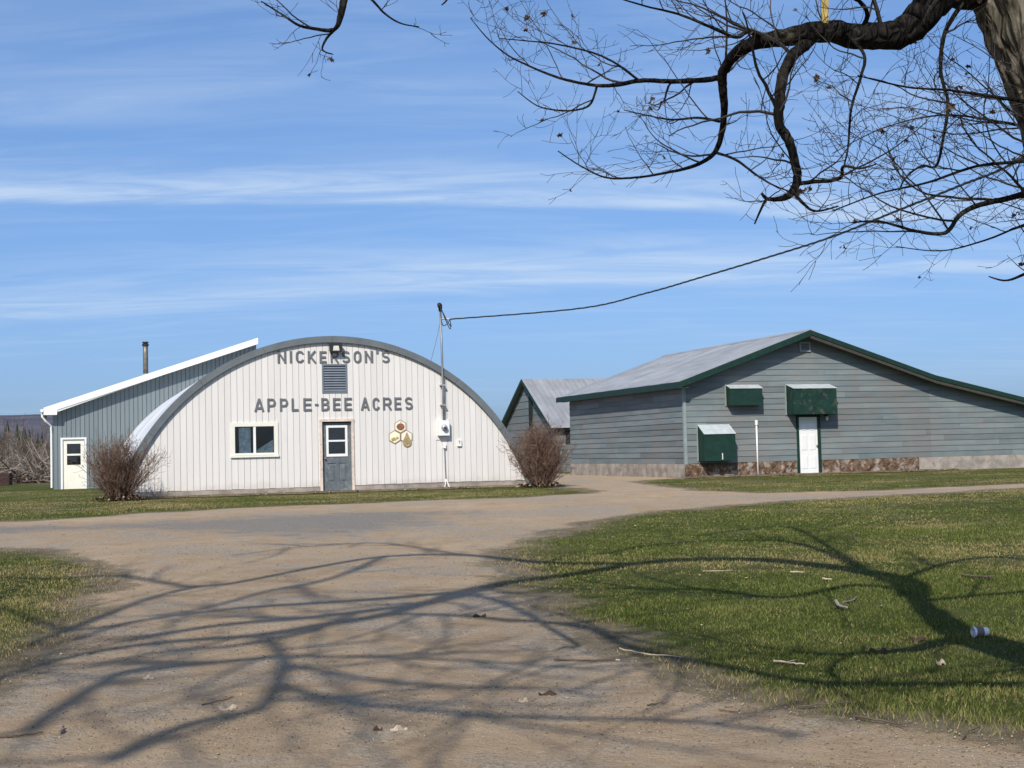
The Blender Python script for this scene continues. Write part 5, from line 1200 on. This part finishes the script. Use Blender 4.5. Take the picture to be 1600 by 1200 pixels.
# dried leaves still hanging
def leaf_cluster(seed):
    r = random.Random(seed); mb = MB()
    for k in range(r.choice((2, 3, 3, 4))):
        d = Vector((r.uniform(-1, 1), r.uniform(-1, 1), -r.uniform(0.3, 1.2))).normalized(); s = d.orthogonal().normalized(); nn = d.cross(s); L = r.uniform(0.026, 0.045)
        cen = d*L*0.4+Vector((r.uniform(-1, 1), r.uniform(-1, 1), r.uniform(-0.5, 0.5)))*0.006; out = []
        for q in range(10):
            a = 2*math.pi*q/10; rr = L*(0.55 if q % 2 == 0 else 0.26)*r.uniform(0.8, 1.2); out.append(cen+d*rr*math.cos(a)+s*rr*0.75*math.sin(a)+nn*rr*r.uniform(-0.4, 0.4))
        b = len(mb.v); mb.v += [tuple(cen)]+[tuple(p) for p in out]
        for q in range(10): mb.f.append((b, b+1+q, b+1+(q+1) % 10)); mb.mi.append(0)
    return mb.mesh('leaf', M['deadleaf'])
lm = [leaf_cluster(k) for k in range(8)]
def in_view(p):
    q = Vector(p)+TB-Vector((0, 0, CAMH)); return q.y > 3 and abs(q.x/q.y) < 0.385 and 0.08 < q.z/q.y < 0.36
vt_ = [t for t in tips if in_view(t[0])]; tr.shuffle(vt_); print('tips in view', len(vt_))
for i, (p, d) in enumerate(vt_[:64]):
    o = bpy.data.objects.new('leaf', lm[i % 8]); C.objects.link(o); o.parent = tree; o.location = p; o.rotation_euler = (0, 0, tr.uniform(0, 6.28)); s = tr.uniform(0.5, 0.95); o.scale = (s, s, s)
# yellow strap round the thick limb
st0 = V3(1285,46,5.82); sp0 = empty('strap', st0); tag(sp0, 'yellow strap running up from the thick drooping limb', 'strap')
mb = MB(); top = V3(1286,-60,5.82)-st0
mb.add([(-0.014,-0.052,-0.01),(0.014,-0.052,-0.01),(0.014+top.x,-0.05,top.z),(-0.014+top.x,-0.05,top.z),(-0.014,-0.046,-0.01),(0.014,-0.046,-0.01),(0.014+top.x,-0.044,top.z),(-0.014+top.x,-0.044,top.z)], [(0,1,2,3),(7,6,5,4),(0,3,7,4),(1,5,6,2),(0,4,5,1),(3,2,6,7)]); mb.build('webbing', M['yellow'], sp0)

# ------------------------------------------------------------------ shrubs in front of the hut
def shrub(base, hgt, wid, nst, seed, label, leafn):
    r = random.Random(seed); root = empty('shrub', base); tag(root, label, 'shrub'); mb = MB()
    for k in range(nst):
        a = r.uniform(0, 2*math.pi); lean = r.random()**0.7*(0.7+0.45*math.sin(a*3+seed)); d = Vector((math.cos(a)*lean*wid*0.62, math.sin(a)*lean*wid*0.45, hgt*(1.05-0.35*lean*lean))); L = d.length*r.uniform(0.6, 1.02)
        p = Vector((math.cos(a)*r.uniform(0, 0.24), math.sin(a)*r.uniform(0, 0.24), -0.03))
        q = wander(p, d, L, 7, 0.10, 0.02, r); r0 = r.choice((0.007, 0.009, 0.012, 0.02)); rd = [r0*(1-0.78*j/7) for j in range(8)]; mb.tube(q, rd, 4, cap=False)
        spread(mb, q, rd, 0, r, (0.50, 0.24, 0.1), (0.14, 0.12, 0.1), None, 0.07, 0.18, rmin=0.0032, maxlev=1)
    tag(mb.build('stems', M['shrubtwig'], root), kind='stuff')
    n = leafn; a = rng.uniform(0, 6.28, n); rr = 0.75*rng.random(n)**0.6; x, y = np.cos(a)*rr*0.95, np.sin(a)*rr*0.7
    v, f = leaf_mesh_data(n, x, y, 0.02+0.26*rng.random(n)*np.clip(1-rr/0.8, 0, 1), np.full(n, 0.09), 0.9)
    o = bpy.data.objects.new('dead_leaves', numpy_mesh('dead_leaves', v, f, M['litter'], {'tint': np.repeat(rng.random(n)**2*0.7, 4)})); C.objects.link(o); o.parent = root; tag(o, kind='stuff')
b1 = gnd(185,783); b2 = gnd(845,762)
shrub(b1, 1.68, 2.2, 112, 21, 'bare twiggy shrub at the left foot of the arched hut', 420)
shrub(b2, 1.8, 1.6, 140, 22, 'dense reddish bare shrub at the right foot of the arched hut', 420)

# ------------------------------------------------------------------ left distance: hill, wood, brush
def build_hill():
    mb = MB(); n = 70; prof = []
    vs = []
    for i in range(n+1):
        x = -1500+1900*i/n; h = 64*sstep((x+40)/-260)+4*math.sin(i*0.9)*0+3.0*mnoise.noise(Vector((i*0.13, 0, 2)))+1.2*mnoise.noise(Vector((i*0.9, 1, 5)))
        vs += [(x, 1450, -6), (x, 1650, max(0.0, h)*0.72+0.2), (x, 1800, max(0.0, h)+0.3), (x, 2150, -6)]
    mb.add(vs, [(4*i+j, 4*i+4+j, 4*i+5+j, 4*i+1+j) for i in range(n) for j in range(3)]); mb.smooth = True
    tag(mb.build('hill', M['hill']), kind='structure')
build_hill()
def conifer_mass():
    r = random.Random(9); mb = MB()
    for k in range(130):
        Y = r.uniform(190, 260); x = -Y*r.uniform(0.27, 0.46); h = r.uniform(4.0, 8.0)*(Y/220); rad = h*0.2
        base = Vector((x, Y, 0.3))
        for t in range(6):
            z0 = h*(0.12+0.14*t); rr = rad*(1-t/6.5); m = 9; top = (x+r.uniform(-.1,.1), Y, z0+h*0.26); b = len(mb.v)
            mb.v.append(top)
            for j in range(m): a = 2*math.pi*j/m; q = rr*r.uniform(0.65, 1.2); mb.v.append((x+q*math.cos(a), Y+q*math.sin(a), z0-r.uniform(0, 0.25)))
            for j in range(m): mb.f.append((b, b+1+j, b+1+(j+1) % m)); mb.mi.append(0)
    tag(mb.build('far_wood', M['conifer']), 'dark band of evergreen wood below the hill at far left', 'wood', kind='stuff')
conifer_mass()
def bare_tree(base, h, seed, label, mat='greytwig', grp=None):
    r = random.Random(seed); root = empty('bare_tree', base); tag(root, label, 'tree', grp)
    q = wander((0, 0, -0.1), (r.uniform(-0.15, 0.15), 0, 1), h*0.92, 9, 0.07, 0.05, r); rd = [0.075*h/5*(1-0.85*j/9) for j in range(10)]
    mb = MB(); mb.tube(q, rd, 6); mb.smooth = True; mb.build('trunk', M[mat], root); cm = MB()
    spread(cm, q, rd, 0, r, (h*0.36, h*0.16, h*0.07), (h*0.06, h*0.05, h*0.04), None, 0.10, 0.25, rmin=0.007, maxlev=2)
    tag(cm.build('crown', M[mat], root), kind='stuff')
labs = ['tall pale bare tree at the left edge of the picture', 'slender bare tree left of the shed, among the brush', 'bare tree close against the left end of the shed', 'short spreading bare tree behind the brush pile', 'bare leafless tree rising over the brush pile']
for k, ((px, Y, h), lb) in enumerate(zip(((12, 88, 3.9), (38, 98, 4.2), (70, 84, 3.5), (55, 78, 2.5), (24, 80, 3.0)), labs)):
    p = atY(px, 740, Y); bare_tree(Vector((p.x, Y, zt(p.x, Y))), h, 40+k, lb, grp='bare trees behind the brush')
def brush_pile():
    r = random.Random(31); c = atY(40, 735, 72); base = Vector((c.x, 72, zt(c.x, 72))); root = empty('brush_pile', base); tag(root, 'heap of tangled grey cut branches left of the shed', 'brush pile'); mb = MB()
    for k in range(330):
        x = r.gauss(0, 1.7); y = r.gauss(0, 0.8); z = abs(r.gauss(0, 0.55))*max(0.15, 1-abs(x)/4.5)+0.05
        d = Vector((r.uniform(-1, 1), r.uniform(-0.5, 0.5), r.uniform(-0.25, 0.75))); L = r.uniform(0.5, 2.3); q = wander((x, y, z), d, L, 6, 0.13, 0.0, r); r0 = r.choice((0.012, 0.018, 0.03, 0.055)); mb.tube(q, [r0*(1-0.7*j/6) for j in range(7)], 5, cap=False)
    tag(mb.build('cut_branches', M['greytwig'], root), kind='stuff')
    mb = MB()
    for k in range(300):
        x = r.gauss(0, 2.0); y = r.gauss(0.3, 0.8); q = wander((x, y, 0.0), (r.uniform(-0.8, 0.8), r.uniform(-0.4, 0.4), r.uniform(0.2, 1)), r.uniform(0.5, 1.5), 5, 0.15, 0, r); mb.tube(q, [0.012, 0.011, 0.01, 0.008, 0.007, 0.006], 3, cap=False)
    tag(mb.build('brushwood', M['shrubtwig'], root), kind='stuff')
brush_pile()
def thicket():
    r = random.Random(77); mb = MB()
    for k in range(520):
        Y = r.uniform(86, 150); x = -Y*r.uniform(0.28, 0.41); h = r.uniform(1.2, 3.6); q = wander((x, Y, 0.35), (r.uniform(-0.35, 0.35), 0, 1), h, 5, 0.12, 0.05, r); rd = [0.03*(1-0.7*j/5) for j in range(6)]; mb.tube(q, rd, 3, cap=False)
        spread(mb, q, rd, 0, r, (1.0, 0.4, 0.2), (0.30, 0.3, 0.3), None, 0.1, 0.2, rmin=0.011, maxlev=0)
    tag(mb.build('thicket', M['thicket']), 'brown leafless thicket behind the brush pile at the left', 'thicket', kind='stuff')
thicket()
cr0 = atY(8, 757, 66); cb = empty('crate', Vector((cr0.x-0.35, 66, zt(0, 66))), 0.2); tag(cb, 'dark red wooden crate standing on grass by the brush pile', 'crate')
for k in range(3):
    for (x0, x1, y0, y1) in ((-0.6, 0.6, -0.5, -0.475), (-0.6, 0.6, 0.475, 0.5), (-0.6, -0.575, -0.47, 0.47), (0.575, 0.6, -0.47, 0.47)):
        mb = MB(); mb.box(x0, x1, y0, y1, 0.03+0.19*k, 0.03+0.19*k+0.17); mb.build('slat', M['brickred'], cb)
mb = MB()
for sx in (-0.57, 0.53):
    for sy in (-0.47, 0.43): mb.box(sx, sx+0.04, sy, sy+0.04, 0.0, 0.6)
mb.build('corner_posts', M['brickred'], cb)

# ------------------------------------------------------------------ small things on the ground
def cup():
    g = gnd(1533, 996); root = empty('paper_cup', g+Vector((0, 0, 0.042)), math.radians(8)); tag(root, 'crushed white paper cup lying on the lawn at right', 'cup')
    mb = MB(); k = 18; prof = [(-0.062, 0.041), (-0.058, 0.043), (-0.05, 0.040), (0.0, 0.036), (0.05, 0.031), (0.052, 0.030)]
    vs = []
    for x, rr in prof:
        for j in range(k): a = 2*math.pi*j/k; vs.append((x, rr*math.cos(a), rr*math.sin(a)*(0.93 if math.sin(a) > 0 else 1)))
    fs = [(i*k+j, i*k+(j+1) % k, (i+1)*k+(j+1) % k, (i+1)*k+j) for i in range(len(prof)-1) for j in range(k)]+[tuple(5*k+j for j in range(k))]
    mb.add(vs, fs); mb.smooth = True; mb.build('cup_wall', M['paper'], root)
    mb = MB(); vs = []
    for x, rr in ((-0.045, 0.0402), (-0.03, 0.0395), (0.0, 0.0375), (0.012, 0.0365)):
        for j in range(k): a = 2*math.pi*j/k; vs.append((x, rr*1.02*math.cos(a), rr*1.02*math.sin(a)*(0.93 if math.sin(a) > 0 else 1)))
    mb.add(vs, [(i*k+j, i*k+(j+1) % k, (i+1)*k+(j+1) % k, (i+1)*k+j) for i in range(3) for j in range(k)]); mb.smooth = True; mb.build('sleeve', M['cupin'], root)
cup()
def stick(a, b, r0, mat, label, seed, forks=0):
    r0 *= 0.72
    r = random.Random(seed); A, B = gnd(*a), gnd(*b); root = empty('stick', A); tag(root, label, 'stick', 'sticks fallen from the tree'); mb = MB(); n = 9; d = B-A; s = Vector((-d.y, d.x, 0)).normalized(); pts = []
    for i in range(n+1):
        t = i/n; p = d*t+s*(d.length*0.05*math.sin(t*5+seed)+r.uniform(-0.006, 0.006)); p.z = zt(A.x+p.x, A.y+p.y)-A.z+r0*0.9+0.014+r.uniform(0, 0.006); pts.append(p)
    mb.tube(pts, [r0*(1-0.4*i/n)*r.uniform(0.85, 1.15) for i in range(n+1)], 6)
    for k in range(forks):
        i = r.randint(3, 7); q = wander(pts[i], (d.normalized()+s*r.choice((-0.9, 0.9))+Vector((0, 0, 0.3))), d.length*0.28, 4, 0.15, -0.02, r); mb.tube(q, [r0*0.5, r0*0.45, r0*0.4, r0*0.3, r0*0.2], 5)
    mb.build('wood', M[mat], root); return root, pts, r0
rt, pts, r0 = stick((865,1037), (962,1036), 0.011, 'stick', 'dark stick with a pale broken end on the drive near the lawn edge', 1)
mb = MB(); mb.tube([pts[-1], pts[-1]+(pts[-1]-pts[-2]).normalized()*0.03], [r0*1.0, r0*0.9], 6); mb.build('broken_end', M['palestick'], rt)
stick((963,1019), (1064,1032), 0.008, 'palestick', 'long pale bare stick where the drive meets the right lawn', 2)
stick((0,1158), (68,1152), 0.010, 'stick', 'thin dark stick at the lower left corner of the drive', 3)
stick((1245,1108), (1338,1104), 0.007, 'stick', 'thin dark twig along the near edge of the right lawn', 4, 1)
stick((1340,1126), (1420,1143), 0.010, 'stick', 'dark curved stick on the dirt at the lower right', 5)
stick((1505,1160), (1528,1140), 0.006, 'stick', 'short forked twig at the lower right corner', 6, 2)
stick((1208,1038), (1258,1043), 0.010, 'palestick', 'pale stick fragment on the near part of the right lawn', 7, 1)
stick((1303,945), (1322,955), 0.022, 'palestick', 'short thick pale piece of wood in the middle of the lawn', 8)
stick((1318,946), (1342,937), 0.013, 'greytwig', 'grey curved stick beside the thick pale piece on the lawn', 9)
stick((1505,902), (1560,908), 0.016, 'stick', 'dark forked branch lying in the broad shadow on the lawn', 10, 3)
stick((1333,848), (1338,838), 0.014, 'stick', 'small dark twig standing up on the far lawn', 11, 2)
stick((1235,897), (1256,898), 0.014, 'palestick', 'pale chip of wood on the lawn, left of two', 12)
stick((1285,908), (1301,909), 0.014, 'palestick', 'pale chip of wood on the lawn, right of two', 13)
stick((1098,896), (1145,894), 0.008, 'palestick', 'thin straw coloured stick on the shaded lawn', 14)
stick((318,1106), (368,1094), 0.006, 'stick', 'thin brown twig on the drive near a pale bark flake', 15)
stick((92,1152), (102,1142), 0.014, 'greytwig', 'short curled brown stick on the drive at lower left', 16)
stick((137,1026), (157,1023), 0.012, 'stick', 'dark short stick on the shaded drive at left', 17)
stick((1010,1107), (1040,1104), 0.006, 'stick', 'small dark twig on the pale dirt, left of two', 18)
stick((1124,1116), (1156,1117), 0.006, 'stick', 'small dark twig on the pale dirt, right of two', 19)
def flake(px, py, L, mat, label, seed, cat='bark flake'):
    g = gnd(px, py); r = random.Random(seed); mb = MB(); n = 5; vs = []
    for i in range(n+1):
        x = L*(i/n-0.5); w = L*0.22*(0.4+math.sin(math.pi*(i+0.5)/(n+1)))*r.uniform(0.7, 1.2); z = 0.012+0.012*math.sin(i*1.6+seed)
        vs += [(x, -w, z+r.uniform(0, 0.014)), (x, 0, z+0.018), (x, w, z+r.uniform(0, 0.014)), (x, -w, z-0.006), (x, 0, z+0.006), (x, w, z-0.006)]
    fs = []
    for i in range(n):
        s, t = 6*i, 6*i+6; fs += [(s, t, t+1, s+1), (s+1, t+1, t+2, s+2), (s+4, t+4, t+3, s+3), (s+5, t+5, t+4, s+4), (s, s+3, t+3, t), (s+2, t+2, t+5, s+5)]
    fs += [(0, 1, 4, 3), (1, 2, 5, 4), (6*n+1, 6*n, 6*n+3, 6*n+4), (6*n+2, 6*n+1, 6*n+4, 6*n+5)]
    mb.add(vs, fs); o = mb.build('bark_flake' if cat == 'bark flake' else 'dead_leaf', M[mat]); o.location = g; o.rotation_euler = (0, 0, r.uniform(-0.4, 0.4)); tag(o, label, cat)
flake(355, 1112, 0.10, 'palestick', 'pale flake of bark on the drive at left', 1)
flake(818, 1100, 0.05, 'palestick', 'small pale curled flake on the near drive beside a dark leaf clump', 2)
flake(856, 1089, 0.11, 'deadleaf', 'dark clump of dead leaves on the near drive', 3, 'dead leaf')
flake(623, 1144, 0.09, 'palestick', 'pale flake of bark near the bottom of the drive', 4)
flake(590, 1145, 0.05, 'deadleaf', 'brown dead leaf near the bottom of the drive', 5, 'dead leaf')
flake(749, 966, 0.11, 'deadleaf', 'dark dead leaf lying in the shaded middle of the drive', 6, 'dead leaf')
flake(1372, 1021, 0.11, 'deadleaf', 'curled brown dead leaf on the near right lawn', 7, 'dead leaf')
flake(1434, 1002, 0.12, 'deadleaf', 'dark dead leaf clump on the lawn left of the paper cup', 8, 'dead leaf')
flake(1470, 1039, 0.06, 'palestick', 'cream coloured leaf on the lawn below the paper cup', 9, 'dead leaf')
flake(232, 1063, 0.07, 'palestick', 'small pale flake on the gravelly drive at left', 10)
print('objects', len(bpy.data.objects))
